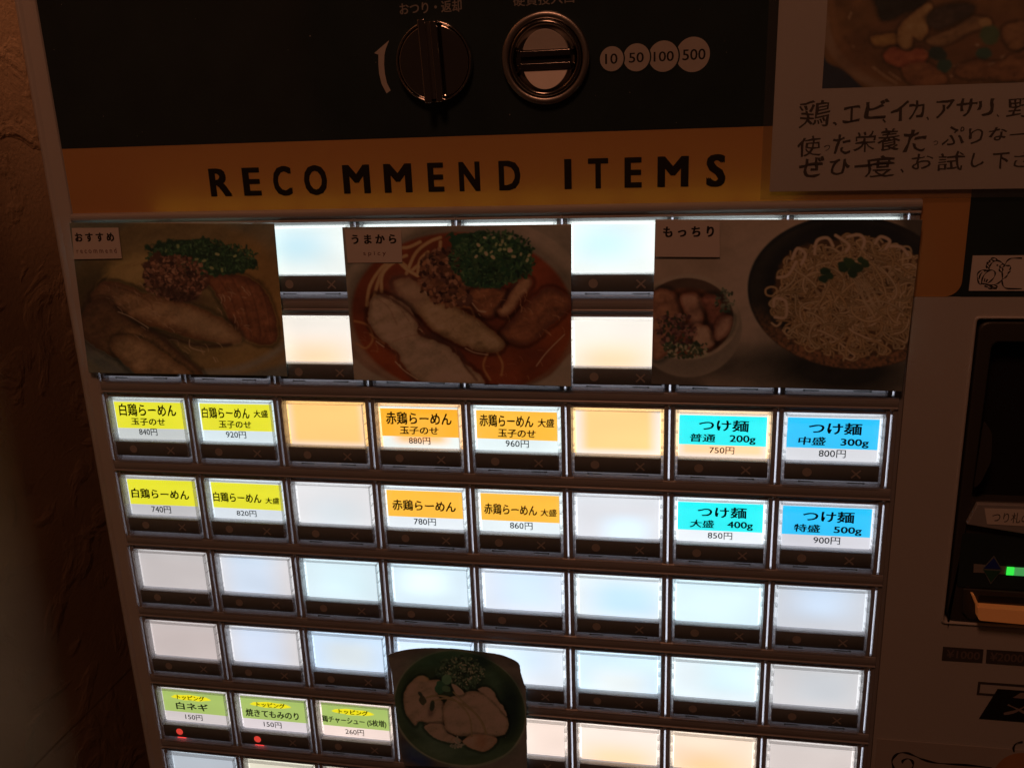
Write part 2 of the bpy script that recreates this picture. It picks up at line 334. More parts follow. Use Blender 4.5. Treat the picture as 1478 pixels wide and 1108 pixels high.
def mat_backlit(name, A, B=None, c=(0.5, 0.5), r=(0.5, 0.5), soft=0.25, grad=None, seed=0, gain=1.0):
    """card lit from behind: A at the lamp-less parts, B where the second lamp shows through"""
    m, nt, N, L = new_mat(name)
    b = N['Principled BSDF']
    b.inputs['Base Color'].default_value = (0.5, 0.5, 0.5, 1)
    b.inputs['Roughness'].default_value = 0.5
    uv = N.new('ShaderNodeUVMap')
    nz = N.new('ShaderNodeTexNoise'); nz.inputs['Scale'].default_value = 1.3; nz.inputs['Detail'].default_value = 0.6
    mp = N.new('ShaderNodeMapping'); mp.inputs['Location'].default_value = (seed*1.37, seed*0.71, 0)
    L.new(uv.outputs[0], mp.inputs[0]); L.new(mp.outputs[0], nz.inputs['Vector'])
    mr = N.new('ShaderNodeMapRange'); mr.inputs['From Min'].default_value = 0.25; mr.inputs['From Max'].default_value = 0.75
    mr.inputs['To Min'].default_value = 0.95*gain; mr.inputs['To Max'].default_value = 1.06*gain
    L.new(nz.outputs['Fac'], mr.inputs['Value'])
    if B is None:
        col = N.new('ShaderNodeRGB'); col.outputs[0].default_value = (*L3(A), 1); cs = col.outputs[0]
    else:
        sx = N.new('ShaderNodeSeparateXYZ'); L.new(uv.outputs[0], sx.inputs[0])
        def axis(k):
            s1 = N.new('ShaderNodeMath'); s1.operation = 'SUBTRACT'; s1.inputs[1].default_value = c[k]; L.new(sx.outputs[k], s1.inputs[0])
            a1 = N.new('ShaderNodeMath'); a1.operation = 'ABSOLUTE'; L.new(s1.outputs[0], a1.inputs[0])
            m1 = N.new('ShaderNodeMapRange'); m1.interpolation_type = 'SMOOTHSTEP'
            m1.inputs['From Min'].default_value = r[k]; m1.inputs['From Max'].default_value = max(0.01, r[k]-soft)
            L.new(a1.outputs[0], m1.inputs['Value'])
            return m1.outputs['Result']
        mu = N.new('ShaderNodeMath'); mu.operation = 'MULTIPLY'
        L.new(axis(0), mu.inputs[0]); L.new(axis(1), mu.inputs[1])
        mx = N.new('ShaderNodeMix'); mx.data_type = 'RGBA'
        mx.inputs['A'].default_value = (*L3(A), 1); mx.inputs['B'].default_value = (*L3(B), 1)
        L.new(mu.outputs[0], mx.inputs['Factor']); cs = mx.outputs['Result']
    L.new(cs, b.inputs['Emission Color'])
    L.new(mr.outputs['Result'], b.inputs['Emission Strength'])
    return m
# ------------------------------------------------------------------ the side wall
def mat_plaster():
    m, nt, N, L = new_mat('trowelled_plaster')
    b = N['Principled BSDF']; b.inputs['Roughness'].default_value = 0.85
    tc = N.new('ShaderNodeTexCoord')
    n1 = N.new('ShaderNodeTexNoise'); n1.inputs['Scale'].default_value = 22; n1.inputs['Detail'].default_value = 6
    n1.inputs['Distortion'].default_value = 1.2
    L.new(tc.outputs['Object'], n1.inputs['Vector'])
    cr = N.new('ShaderNodeMix'); cr.data_type = 'RGBA'
    cr.inputs['A'].default_value = (0.29, 0.195, 0.125, 1); cr.inputs['B'].default_value = (0.43, 0.30, 0.20, 1)
    L.new(n1.outputs['Fac'], cr.inputs['Factor']); L.new(cr.outputs['Result'], b.inputs['Base Color'])
    w = N.new('ShaderNodeTexNoise'); w.inputs['Scale'].default_value = 42; w.inputs['Detail'].default_value = 7; w.inputs['Distortion'].default_value = 1.1
    L.new(tc.outputs['Object'], w.inputs['Vector'])
    rr = N.new('ShaderNodeMapRange'); rr.inputs['From Min'].default_value = 0.52; rr.inputs['From Max'].default_value = 0.66
    L.new(w.outputs['Fac'], rr.inputs['Value'])
    g = N.new('ShaderNodeTexNoise'); g.inputs['Scale'].default_value = 700; g.inputs['Detail'].default_value = 3
    L.new(tc.outputs['Object'], g.inputs['Vector'])
    ad = N.new('ShaderNodeMath'); ad.operation = 'MULTIPLY_ADD'; ad.inputs[1].default_value = 0.35
    L.new(g.outputs['Fac'], ad.inputs[0]); L.new(rr.outputs['Result'], ad.inputs[2])
    bp = N.new('ShaderNodeBump'); bp.inputs['Strength'].default_value = 0.55; bp.inputs['Distance'].default_value = 0.0007
    L.new(ad.outputs[0], bp.inputs['Height']); L.new(bp.outputs['Normal'], b.inputs['Normal'])
    return m
M_plaster = mat_plaster()
WU = -165.0
def wall_sheet(v0, v1, n0, n1, amp, seed, bow=0.0):
    nu, nv = 170, 110
    vs_ = np.linspace(v0, v1, nv); ns = np.linspace(n0, n1, nu)
    rs = np.random.RandomState(seed)
    Hh = np.zeros((nv, nu))
    VV, NN = np.meshgrid(vs_, ns, indexing='ij')
    for k in range(26):
        a = rs.uniform(0, 6.28); f = rs.uniform(0.02, 0.25)
        Hh += np.sin((VV*math.cos(a)+NN*math.sin(a))*f + rs.uniform(0, 6.28) + 1.3*np.sin(VV*0.03+k)) * amp * 0.03/f**0.7
    verts = [P(WU + Hh[i, j]*0.25, VV[i, j], NN[i, j]) for i in range(nv) for j in range(nu)]
    faces = [(i*nu+j, i*nu+j+1, (i+1)*nu+j+1, (i+1)*nu+j) for i in range(nv-1) for j in range(nu-1)]
    return verts, faces
SEAM = 92.0
w = link('plaster_wall', mesh_from(*wall_sheet(-420, SEAM, -300, 320, 0.9, 3), 'plaster_wall', True), M_plaster); tag(w, kind='structure')
w2 = link('lower_wall', mesh_from(*wall_sheet(SEAM+0.35, 420, -300, 320, 0.35, 5), 'lower_wall', True), M_plaster); tag(w2, kind='structure')
mb = MB(); mb.v = [P(WU-1.6, -430, -300), P(WU-1.6, 430, -300), P(WU-1.6, 430, 320), P(WU-1.6, -430, 320)]; mb.f = [(0, 1, 2, 3)]
w3 = mb.build('wall_backing', M_plaster); tag(w3, kind='structure')
mb = MB(); mb.box(-700, 1298, 900, 1300, -1500, 800)
fl = mb.build('floor', mat_surf('floor_tile', (0.15, 0.10, 0.07), 0.5, noise=0.2, nscale=20)); tag(fl, kind='structure')

# ------------------------------------------------------------------ the ticket machine
machine = bpy.data.objects.new('ticket_machine', None)
scene.collection.objects.link(machine)
machine.location = P(50, 1298, 150)
tag(machine, 'food ticket vending machine with lit menu buttons and an orange RECOMMEND ITEMS band', 'vending machine')
bpy.context.view_layer.update()
def fix_parent(o):
    o.matrix_parent_inverse = machine.matrix_world.inverted()
MI = machine.matrix_world.inverted()
PARTS = []
def part(o):
    o.parent = machine; o.matrix_parent_inverse = MI
    return o

mb = MB(); mb.box(-138.4, -420, 262, 1290, 7.5, 300)
part(mb.build('cabinet', M_body, bevel=2))
# left edge moulding: outer facet, ridge, flat, inner lip
prof = [(-138.4, 9.0), (-138.2, 2.2), (-137.6, 0.9), (-136.9, 0.2), (-136.2, -0.1), (-135.6, 0.1), (-134.9, 0.7), (-131.6, 1.1), (-130.9, 1.5), (-130.6, 2.2), (-130.6, 9.0)]
mb = MB()
for i in range(len(prof)-1):
    a, b = prof[i], prof[i+1]
    mb.quad(P(a[0], -420, a[1]), P(a[0], 600, a[1]), P(b[0], 600, b[1]), P(b[0], -420, b[1]))
part(mb.build('edge_moulding', M_body, smooth=True))
# plate right of the buttons, with the note reader's opening
mb = MB()
AU0, AV0, AU1, AV1 = 153.9, -75.0, 246.0, 24.6
mb.box(136.6, -80.8, AU0, 500, 1.6, 7.4)
mb.box(AU0+0.001, -80.8, 262, AV0, 1.6, 7.4)
mb.box(AU0+0.001, AV1, 262, 500, 1.6, 7.4)
mb.box(AU1, AV0+0.001, 262, AV1-0.001, 1.6, 7.4)
part(mb.build('right_plate', M_bodyR))
mb = MB(); mb.box(-130.6, 132.3, 136.5, 500, 1.6, 7.4)
part(mb.build('lower_plate', M_body, bevel=0.5))

# header: black acrylic with the orange band printed below
mb = MB(); mb.box(-130.55, -400, 262, -129.95, 1.9, 6.0)
hp = part(mb.build('header_panel', M_black))
mb = MB()
mb.prism(rounded([(149.45, -129.9), (262, -129.9), (262, -80.95), (149.45, -80.95)], 0), 1.9, 6.0)
part(mb.build('header_panel', M_black))
def mat_band():
    m, nt, N, L = new_mat('orange_acrylic')
    b = N['Principled BSDF']
    b.inputs['Base Color'].default_value = (0.80, 0.46, 0.19, 1); b.inputs['Roughness'].default_value = 0.16
    out = [n for n in N if n.type == 'OUTPUT_MATERIAL'][0]
    tl = N.new('ShaderNodeBsdfTranslucent'); tl.inputs[0].default_value = (0.75, 0.42, 0.03, 1)
    mx = N.new('ShaderNodeMixShader'); mx.inputs[0].default_value = 0.30
    L.new(b.outputs[0], mx.inputs[1]); L.new(tl.outputs[0], mx.inputs[2]); L.new(mx.outputs[0], out.inputs[0])
    return m
M_band = mat_band()
mb = MB()
mb.sheet([(-130.55, -129.95), (149.4, -129.95), (149.4, -109.0), (-130.55, -109.0)], 1.95)
band = part(mb.build('orange_band', M_band))
mb = MB()
pts = [(136.7, -108.95), (149.4, -108.95)] + [(149.4-4.5*(1-math.cos(t)), -85.4+4.5*math.sin(t)) for t in [i*math.pi/2/8 for i in range(9)]] + [(136.7, -80.9)]
mb.sheet(pts, 1.95)
part(mb.build('orange_band', M_band))
mb = MB(); mb.sheet([(144.5, -86), (149.44, -86), (149.44, -80.92), (144.5, -80.92)], 2.25)
part(mb.build('header_panel', M_black))
# unseen glowing bar and white box, added to light the orange band's lower edge
mb = MB(); mb.box(-125, -130.2, 130, -129.95, 2.0, 6.9)
mb.box(-125, -108.9, 130, -108.6, 2.0, 6.9); mb.box(-125, -130.2, 130, -108.6, 6.95, 7.1)
part(mb.build('band_glow_box', M_white))
mb = MB()
for i in range(12):
    u = -92 + i*17
    mb.box(u-7.5, -110.1, u+7.5, -109.3, 5.2, 5.8)
part(mb.build('band_glow_bar', mat_emit('band_fill_glow', (1.0, 0.85, 0.6), 0.85)))

mb = MB()
for ch, a, b in D['title']:
    text_into(mb, ch, (a, -122.35 if ch not in 'OCS' else -122.6, b, -113.55 if ch not in 'OCS' else -113.3), 1.90, weight=0.0 if ch == 'I' else 0.04)
part(mb.build('title_lettering', M_ink, fix=False))

# ledge over the buttons, rounded
mb = MB()
pr = [(-109.0, 2.0), (-108.6, 0.7), (-108.2, 0.3), (-107.6, 0.15), (-106.9, 0.2), (-106.4, 0.5), (-106.1, 1.0), (-105.7, 1.05), (-105.3, 0.7), (-105.0, 0.75), (-104.8, 1.2), (-104.75, 6)]
for i in range(len(pr)-1):
    a, b = pr[i], pr[i+1]
    mb.quad(P(-130.6, a[0], a[1]), P(-130.6, b[0], b[1]), P(136.5, b[0], b[1]), P(136.5, a[0], a[1]))
mb.quad(P(136.5, -109, 2), P(136.5, -109, 6), P(136.5, -104.75, 6), P(136.5, -104.75, 1))
part(mb.build('header_ledge', M_ledge, smooth=True))

# ------------------------------------------------------------------ button field
RP, CP = 29.68, 33.0
def U(c): return (c-3.9)*CP
def V(r): return (r-3.5)*RP
mb = MB(); mb.box(-130.55, -104.7, 136.5, 132.2, 5.6, 7.4)
part(mb.build('button_backplate', M_frame))
# bars between the rows
def bar_mesh(u0, u1):
    mb = MB()
    pr = [(23.35, 5.6), (23.4, 2.3), (23.55, 1.6), (24.0, 1.15), (24.8, 0.95), (25.7, 0.9), (26.4, 1.0), (26.85, 1.15), (27.05, 1.0), (27.25, 0.75), (27.5, 0.8), (27.65, 1.1), (27.8, 1.7), (28.4, 1.9), (29.1, 1.6), (29.42, 1.8), (29.45, 5.6)]
    for i in range(len(pr)-1):
        a, b = pr[i], pr[i+1]
        mb.quad(P(u0, a[0], a[1]), P(u0, b[0], b[1]), P(u1, b[0], b[1]), P(u1, a[0], a[1]))
    return mb
bm_ = bar_mesh(-130.3, 135.0)
bar0 = bm_.build('row_bar', M_frame, smooth=True, fix=False)
bar0.data.polygons.foreach_set('use_smooth', [True]*len(bar0.data.polygons))
for r in range(8):
    o = bar0 if r == 0 else bar0.copy()
    if r: scene.collection.objects.link(o)
    o.location = (0, 0, -V(r)/1000)
    part(o)
# upright dividers: thin clear fins in the seams, dark cheeks on both sides
mb = MB(); mb.box(-0.26, -1.7, 0.26, 23.4, 1.15, 2.5)
fin0 = mb.build('divider_fin', M_fin)
mb = MB(); mb.box(-0.28, -1.7, 0.28, 23.4, 2.6, 2.8)
gap0 = mb.build('seam_glow', M_gap)  # glowing strip added behind each fin, standing in for leaking backlight
mb = MB(); mb.box(-1.6, -1.9, -0.3, 23.38, 1.3, 5.6)
cheekL = mb.build('divider_cheek', M_frame)
mb = MB(); mb.box(0.3, -1.9, 1.66, 23.38, 1.3, 5.6)
cheekR = mb.build('divider_cheek', M_frame)
mb = MB()
mb.lathe(0, 0, [(0.01, -0.42), (0.35, -0.38), (0.6, -0.15), (0.7, 0.3)], 14)
knub0 = mb.build('seam_stud', M_ledge, smooth=True)
first = True
for r in range(8):
    for c in range(9):
        u = U(c) - 1.9 + (0.25 if c == 0 else 0)
        for src in (fin0, gap0, cheekL, cheekR, knub0):
            if src is cheekL and c == 0 and not first: continue
            o = src if first else src.copy()
            if not first: scene.collection.objects.link(o)
            dz = V(r) - (1.95 if src is knub0 else 0)
            o.location = (u/1000, (0.0012 if src is knub0 else 0), -dz/1000)
            if src is fin0: o.scale.x = 1 + 0.35*rnd.random()
            part(o)
        first = False
# tall cheek at both ends of the field
mb = MB(); mb.box(135.1, -104.7, 136.45, 132, 1.3, 5.6)
part(mb.build('field_edge', M_frame, bevel=0.25))

# the push button's shared meshes (origin = upper left corner of its rim)
def case_mb():
    mb = MB()
    W, Hh, t = 29.4, 23.0, 0.95
    for x0, x1 in ((0, t), (W-t, W)):
        ys = [0, 3.4, 7.2, 12.6, 14.6, 17.2, 19.4, 21.2]
        for a, b in zip(ys[:-1], ys[1:]):
            mb.box(x0, a+0.05, x1, b-0.05, 0.0, 4.6)
    mb.box(0.3, 0.0, W-0.3, 0.5, 0.25, 4.6)
    mb.box(0.0, 21.35, W, Hh-0.7, 0.5, 4.6)
    mb.box(0.3, Hh-0.66, W-0.3, Hh, 0.0, 4.6)
    mb.box(0.98, 15.45, W-0.98, 15.85, 0.3, 4.4)
    return mb
mb = case_mb(); case0 = mb.build('push_button', M_case, bevel=0.16, seg=2)
def cardm(x0, y0, x1, y1, n):
    me = mesh_from([P(x0, y0, n), P(x0, y1, n), P(x1, y1, n), P(x1, y0, n)], [(0, 1, 2, 3)], 'card')
    uvl = me.uv_layers.new(name='UVMap')
    for li, uv in zip(range(4), ((0, 1), (0, 0), (1, 0), (1, 1))): uvl.data[li].uv = uv
    return me
cardmesh = cardm(1.25, 0.9, 28.2, 15.6, 2.6)
lowmesh = cardm(0.12, 16.0, 29.28, 22.9, 3.6)
M_low = mat_emit('lower_glow', (0.20, 0.20, 0.235), 1.0)  # dim glow added behind the lower case in place of backlight spill
diffmesh = cardm(0.12, 0.12, 29.28, 15.95, 3.6)
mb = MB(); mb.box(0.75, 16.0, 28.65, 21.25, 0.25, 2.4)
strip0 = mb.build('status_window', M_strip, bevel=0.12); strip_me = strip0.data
mb = MB(); mb.disc(7.5, 18.65, 1.42, 0.22); dot_me = mb.build('status_dot', M_mark, fix=False); 
mb = MB()
for s in (1, -1):
    a = math.radians(43)*s; dx, dy = math.cos(a)*1.85, math.sin(a)*1.85; nx, ny = -math.sin(a)*0.24, math.cos(a)*0.24
    cx, cy = 22.0, 18.8
    mb.sheet([(cx-dx+nx, cy-dy+ny), (cx+dx+nx, cy+dy+ny), (cx+dx-nx, cy+dy-ny), (cx-dx-nx, cy-dy-ny)], 0.22 if s > 0 else 0.215)
cross_me = mb.build('sold_out_cross', M_mark, fix=False)
# little clip under the window, and a folded sliver of old card behind the left wall
mb = MB()
mb.box(5.2, 21.7, 9.6, 21.95, 0.35, 0.5); mb.box(19.5, 21.7, 24.6, 21.95, 0.35, 0.5); mb.box(5.0, 21.6, 5.5, 22.1, 0.3, 0.5); mb.box(24.2, 21.6, 24.7, 22.1, 0.3, 0.5)
clip0 = mb.build('bottom_clip', mat_surf('clip_plastic', (0.10, 0.13, 0.10), 0.25), None)

Y, O_, G_ = (228, 226, 45), (253, 190, 62), (163, 190, 102)
CY, BL = (4, 246, 251), (10, 198, 254)
def mat_flat(name, col, k=1.0, seed=0):
    return mat_backlit(name, col, None, seed=seed)
MY, MO, MG = mat_flat('yellow_print_lit', Y), mat_flat('orange_print_lit', O_), mat_flat('green_print_lit', G_)
MC, MBL = mat_flat('cyan_print_lit', CY), mat_flat('blue_print_lit', BL)
MYe = mat_flat('yellow_oval_lit', (240, 226, 20))
MO_pale = mat_flat('orange_print_bleached', (255, 190, 78))

# per-button colour of the light behind the card: (A, B, centre, radius, softness)
LIT = {}
for r in range(8):
    for c in range(8): LIT[(r, c)] = ((205, 210, 214), None)
wht = lambda a, b=None, c=(0.5, 0.5), rr=(0.55, 0.6), s=0.45: (a, b, c, rr, s)
for c in range(8):
    LIT[(0, c)] = wht((228, 236, 232), (196, 232, 243), (0.35, 0.6), (0.7, 0.7), 0.7)
    LIT[(1, c)] = wht((236, 230, 220), (250, 214, 176), (0.45, 0.0), (0.75, 0.8), 0.7)
LIT[(2,0)] = wht((197, 206, 206)); LIT[(2,1)] = wht((203, 220, 226))
LIT[(2,2)] = wht((222, 205, 185), (253, 192, 116), (0.5, 0.66), (0.58, 0.70), 0.2)
LIT[(2,3)] = wht((216, 226, 222), (253, 190, 128), (0.5, 0.5), (0.44, 0.5), 0.24)
LIT[(2,4)] = wht((214, 230, 232)); LIT[(2,5)] = wht((226, 218, 208), (253, 198, 130), (0.5, 0.6), (0.52, 0.62), 0.2)
LIT[(2,6)] = wht((228, 214, 200), (253, 204, 156), (0.5, 0.5), (0.53, 0.5), 0.14); LIT[(2,7)] = wht((212, 216, 222))
LIT[(3,0)] = wht((196, 198, 202)); LIT[(3,1)] = wht((203, 214, 222)); LIT[(3,2)] = wht((210, 210, 212), (206, 216, 222), (0.5, 0.2), (0.7, 0.9), 0.8)
LIT[(3,3)] = wht((212, 222, 228)); LIT[(3,4)] = wht((212, 224, 228))
LIT[(3,5)] = wht((206, 210, 216), (212, 236, 252), (0.6, 0.2), (0.45, 0.5), 0.45); LIT[(3,6)] = wht((216, 224, 230)); LIT[(3,7)] = wht((208, 210, 218))
LIT[(4,0)] = wht((201, 196, 196)); LIT[(4,1)] = wht((208, 206, 208), (200, 216, 234), (0.42, 0.5), (0.6, 0.9), 0.5)
LIT[(4,2)] = wht((200, 220, 228), (206, 232, 240), (0.5, 0.5)); LIT[(4,3)] = wht((198, 218, 230), (222, 244, 248), (0.42, 0.6), (0.55,0.6), 0.5)
LIT[(4,4)] = wht((210, 220, 232), (200, 222, 244), (0.55, 0.6), (0.6, 0.7), 0.5); LIT[(4,5)] = wht((212, 222, 226), (186, 220, 246), (0.6, 0.45), (0.7, 0.7), 0.6)
LIT[(4,6)] = wht((200, 224, 234), (208, 234, 240), (0.5, 0.5), (0.6, 0.6), 0.5); LIT[(4,7)] = wht((200, 206, 214), (204, 224, 246), (0.5, 0.7), (0.6, 0.7), 0.6)
LIT[(5,0)] = wht((203, 192, 190)); LIT[(5,1)] = wht((206, 204, 206), (202, 216, 236), (0.4, 0.6), (0.6, 0.9), 0.5)
LIT[(5,2)] = wht((192, 214, 236), (206, 218, 224), (0.5, 0.4)); LIT[(5,3)] = wht((200, 218, 240)); LIT[(5,4)] = wht((212, 220, 228), (204, 224, 242), (0.5, 0.7), (0.7, 0.7), 0.7)
LIT[(5,5)] = wht((200, 224, 240), (214, 224, 226), (0.5, 0.2), (0.6, 0.6), 0.5); LIT[(5,6)] = wht((212, 226, 232), (206, 232, 240), (0.7, 0.6)); LIT[(5,7)] = wht((206, 206, 208), (202, 208, 214), (0.6, 0.5))
LIT[(6,0)] = wht((214, 206, 206)); LIT[(6,1)] = wht((214, 205, 208)); LIT[(6,2)] = wht((226, 205, 196)); LIT[(6,3)] = wht((222, 206, 196))
LIT[(6,4)] = wht((230, 210, 198)); LIT[(6,5)] = wht((236, 218, 206), (246, 206, 166), (0.5, 0.0), (0.8, 0.75), 0.7); LIT[(6,6)] = wht((238, 214, 192), (248, 200, 152), (0.45, 0.0), (0.8, 0.85), 0.8)
LIT[(6,7)] = wht((214, 204, 200)); LIT[(7,0)] = wht((186, 196, 206)); LIT[(7,1)] = wht((222, 216, 196)); LIT[(7,2)] = wht((216, 206, 190)); 
k2 = 0.05   # pen weight
MENU = {
 (2,0): ('Y', [('白鶏らーめん', (2.7, 2.3, 25.0, 7.0), 1), ('玉子のせ', (6.7, 7.7, 20.2, 10.4), 1)], '840円', (9.3, 11.5, 16.4, 14.2)),
 (2,1): ('Y', [('白鶏らーめん', (1.6, 3.0, 19.6, 7.1), 1), ('大盛', (21.0, 3.7, 26.5, 6.5), 1), ('玉子のせ', (7.4, 7.9, 19.8, 10.6), 1)], '920円', (9.7, 11.7, 17.3, 14.3)),
 (2,3): ('O', [('赤鶏らーめん', (2.9, 2.8, 25.7, 7.3), 1), ('玉子のせ', (7.4, 8.0, 21.0, 10.7), 1)], '880円', (10.4, 11.7, 17.9, 14.3)),
 (2,4): ('O', [('赤鶏らーめん', (2.2, 3.0, 20.3, 7.3), 1), ('大盛', (21.6, 3.9, 27.2, 6.9), 1), ('玉子のせ', (8.3, 8.0, 21.0, 10.9), 1)], '960円', (10.8, 11.6, 18.6, 14.3)),
 (2,6): ('C', [('つけ麺', (7.3, 3.0, 22.7, 6.9), 2), ('普通', (4.5, 7.8, 12.5, 10.6), 1), ('200g', (16.9, 7.95, 24.9, 11.0), 3)], '750円', (10.8, 12.0, 18.5, 14.4)),
 (2,7): ('B', [('つけ麺', (7.5, 3.0, 23.2, 6.9), 2), ('中盛', (4.6, 7.8, 12.9, 10.6), 1), ('300g', (17.2, 8.15, 25.5, 11.1), 3)], '800円', (11.0, 11.9, 19.0, 14.5)),
 (3,0): ('Y', [('白鶏らーめん', (2.0, 5.2, 25.1, 9.1), 1)], '740円', (9.2, 11.9, 17.0, 14.7)),
 (3,1): ('Y', [('白鶏らーめん', (1.4, 5.4, 20.1, 9.2), 1), ('大盛', (21.4, 6.6, 26.9, 9.1), 1)], '820円', (9.8, 12.1, 17.5, 14.5)),
 (3,3): ('O', [('赤鶏らーめん', (2.9, 5.1, 25.6, 9.2), 1)], '780円', (10.3, 11.8, 18.2, 14.5)),
 (3,4): ('O', [('赤鶏らーめん', (2.2, 5.3, 20.5, 9.3), 1), ('大盛', (21.6, 6.5, 27.2, 9.2), 1)], '860円', (11.0, 11.8, 18.8, 14.5)),
 (3,6): ('C', [('つけ麺', (7.5, 3.0, 23.0, 6.9), 2), ('大盛', (5.0, 7.8, 12.9, 10.6), 1), ('400g', (17.0, 7.95, 25.1, 11.0), 3)], '850円', (10.9, 12.0, 18.7, 14.5)),
 (3,7): ('B', [('つけ麺', (7.4, 3.0, 23.0, 6.9), 2), ('特盛', (4.8, 7.8, 12.9, 10.6), 1), ('500g', (17.0, 8.15, 25.5, 11.1), 3)], '900円', (11.0, 11.9, 19.2, 14.5)),
 (6,0): ('G', [('トッピング', (7.2, 3.3, 19.0, 5.5), 1), ('白ネギ', (6.3, 6.7, 20.0, 10.0), 2)], '150円', (9.6, 11.9, 17.0, 14.5)),
 (6,1): ('G', [('トッピング', (7.6, 3.3, 19.4, 5.5), 1), ('焼きてもみのり', (2.6, 6.7, 24.6, 10.2), 1)], '150円', (9.6, 11.9, 17.0, 14.5)),
 (6,2): ('G', [('トッピング', (7.9, 3.3, 19.6, 5.5), 1), ('鶏チャーシュー (5枚増)', (0.9, 6.8, 26.6, 10.2), 1)], '260円', (9.9, 11.9, 17.4, 14.5)),
}
GAIN = (0.92, 1.08, 1.16, 1.2, 1.18, 1.22, 1.2, 1.02)
BAND = {'Y': (MY, 'yellow'), 'O': (MO, 'orange'), 'C': (MC, 'cyan'), 'B': (MBL, 'blue'), 'G': (MG, 'green')}
band_me = {}
for r in range(8):
    for c in range(8):
        if r == c == 0: b = case0
        else:
            b = case0.copy(); scene.collection.objects.link(b)
        b.location = (U(c)/1000, rnd.uniform(0, 0.00025), -V(r)/1000)
        part(b)
        def sub(name, me, mat=None, shared=True):
            o = bpy.data.objects.new(name, me); scene.collection.objects.link(o)
            o.parent = b
            if mat is not None:
                if not me.materials: me.materials.append(mat)
                o.material_slots[0].link = 'OBJECT'; o.material_slots[0].material = mat
            if name in ('label_card', 'colour_band', 'yellow_oval', 'dish_lettering', 'price_lettering'): o.matrix_local = crook
            return o
        sp = LIT[(r, c)]
        ang = math.radians(rnd.uniform(-0.45, 0.45)); piv = P(14.7, 8.3, 2.6)
        crook = Matrix.Translation(piv + Vector((rnd.uniform(-.00012, .00012), 0, rnd.uniform(-.0001, .0001)))) @ Matrix.Rotation(ang, 4, 'Y') @ Matrix.Translation(-piv)
        A, B = sp[0], sp[1]
        mt = mat_backlit('lit_card', A, B, *( (sp[2], sp[3], sp[4]) if len(sp) > 2 else ()), seed=r*8+c, gain=GAIN[c]*(0.93 if r < 2 else 1.0))
        cd = sub('label_card', cardmesh, mt)
        A2 = tuple(min(255, x*1.03) for x in (B or A)) if r in (2,) and c in (2, 3, 5, 6) else A
        sub('light_diffuser', diffmesh, mat_backlit('lit_diffuser', A2, None, seed=r*8+c+3, gain=GAIN[c]*1.35))
        sub('lower_glow_sheet', lowmesh, M_low)

        if (r, c) in MENU:
            kind, lines, price, pb = MENU[(r, c)]
            bmat, bname = BAND[kind]
            top, bot = (1.7, 11.55) if kind != 'G' else (1.2, 11.2)
            x0, x1 = (1.15, 28.1)
            bandm = cardm(x0, top, x1, bot, 2.56)
            if (r, c) == (2, 3):
                bmat = mat_backlit('orange_print_lit', (252, 178, 40), (254, 184, 58), (0.5, 0.3), (0.5, 0.6), 0.3)
            sub('colour_band', bandm, bmat)
            if kind == 'G':
                mb = MB(); i0 = 0
                cx = 13.2 + 0.2*c
                me = mesh_from([P(cx+8.3*math.cos(t)*(1+0.04*math.sin(5*t)), 4.4+1.25*math.sin(t)*(1+0.1*math.sin(7*t+c)), 2.53) for t in [2*math.pi*k/36 for k in range(36)]], [tuple(range(35, -1, -1))], 'oval')
                me.uv_layers.new(name='UVMap')
                sub('yellow_oval', me, MYe)
            mb = MB()
            for q, (tx, bx, st) in enumerate(lines):
                wgt = {1: 0.026, 2: 0.026, 3: 0.024}[st]
                text_into(mb, tx, bx, 2.5, weight=wgt, rough={1: 0.018, 2: 0.015, 3: 0.0}[st], lean=0.06 if st == 1 else 0, seed=r*3+c+q, rise=0.0)
            me = mesh_from(mb.v, mb.f, 'dish_lettering'); sub('dish_lettering', me, M_ink)
            mb = MB(); text_into(mb, price, pb, 2.5, weight=0.008, rough=0.012, seed=c+r)
            me = mesh_from(mb.v, mb.f, 'price_lettering'); sub('price_lettering', me, M_ink)
            words = ' '.join(l[0] for l in lines)
            b['label'] = 'lit button with %s card reading %s %s' % (bname, words, price)
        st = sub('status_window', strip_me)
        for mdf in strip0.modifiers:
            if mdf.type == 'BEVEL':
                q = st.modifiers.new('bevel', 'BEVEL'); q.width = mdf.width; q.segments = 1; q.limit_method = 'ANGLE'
        red = (r, c) in ((6, 0), (6, 1))
        sub('status_dot', dot_me.data, M_red if red else M_mark)
        if (r, c) != (6, 0): sub('sold_out_cross', cross_me.data, M_mark)
        if c > 1 or r < 2: sub('bottom_clip', clip0.data)
        if red:
            mb = MB(); mb.box(6.0, 21.5, 9.6, 21.7, 0.62, 1.2)
            me = mesh_from(mb.v, mb.f, 'red_lamp'); sub('red_lamp', me, M_redlamp)
for o in (strip0, dot_me, cross_me, clip0):
    bpy.data.objects.remove(o)
# ------------------------------------------------------------------ header prints
NP = 1.86
mb = MB(); text_into(mb, 'おつり・返却', D['otsuri'], NP, weight=0.02)
part(mb.build('change_return_lettering', M_print_grey, fix=False))
mb = MB(); text_into(mb, '硬貨投入口', D['kouka'], NP, weight=0.01)
part(mb.build('coin_slot_lettering', M_print_grey, fix=False))
mb = MB(); mb.sheet(D['arrow'][::-1], NP)
part(mb.build('turn_arrow', M_print, fix=True))
for k, (tx, u, v, r) in enumerate(D['coins'][::-1]):
    mb = MB(); n = NP - 0.03*k
    mb.disc(u, v, r, n, 48)
    d = part(mb.build('coin_value_disc', M_print, fix=False))
    idx = 3 - k
    mb = MB(); text_into(mb, tx, D['coin_text'][idx], n-0.012, weight=0.012)
    t_ = mb.build('value_lettering', M_ink, parent=d, fix=False)
    if k < 3:   # dark gap where the next disc is cut away
        pass
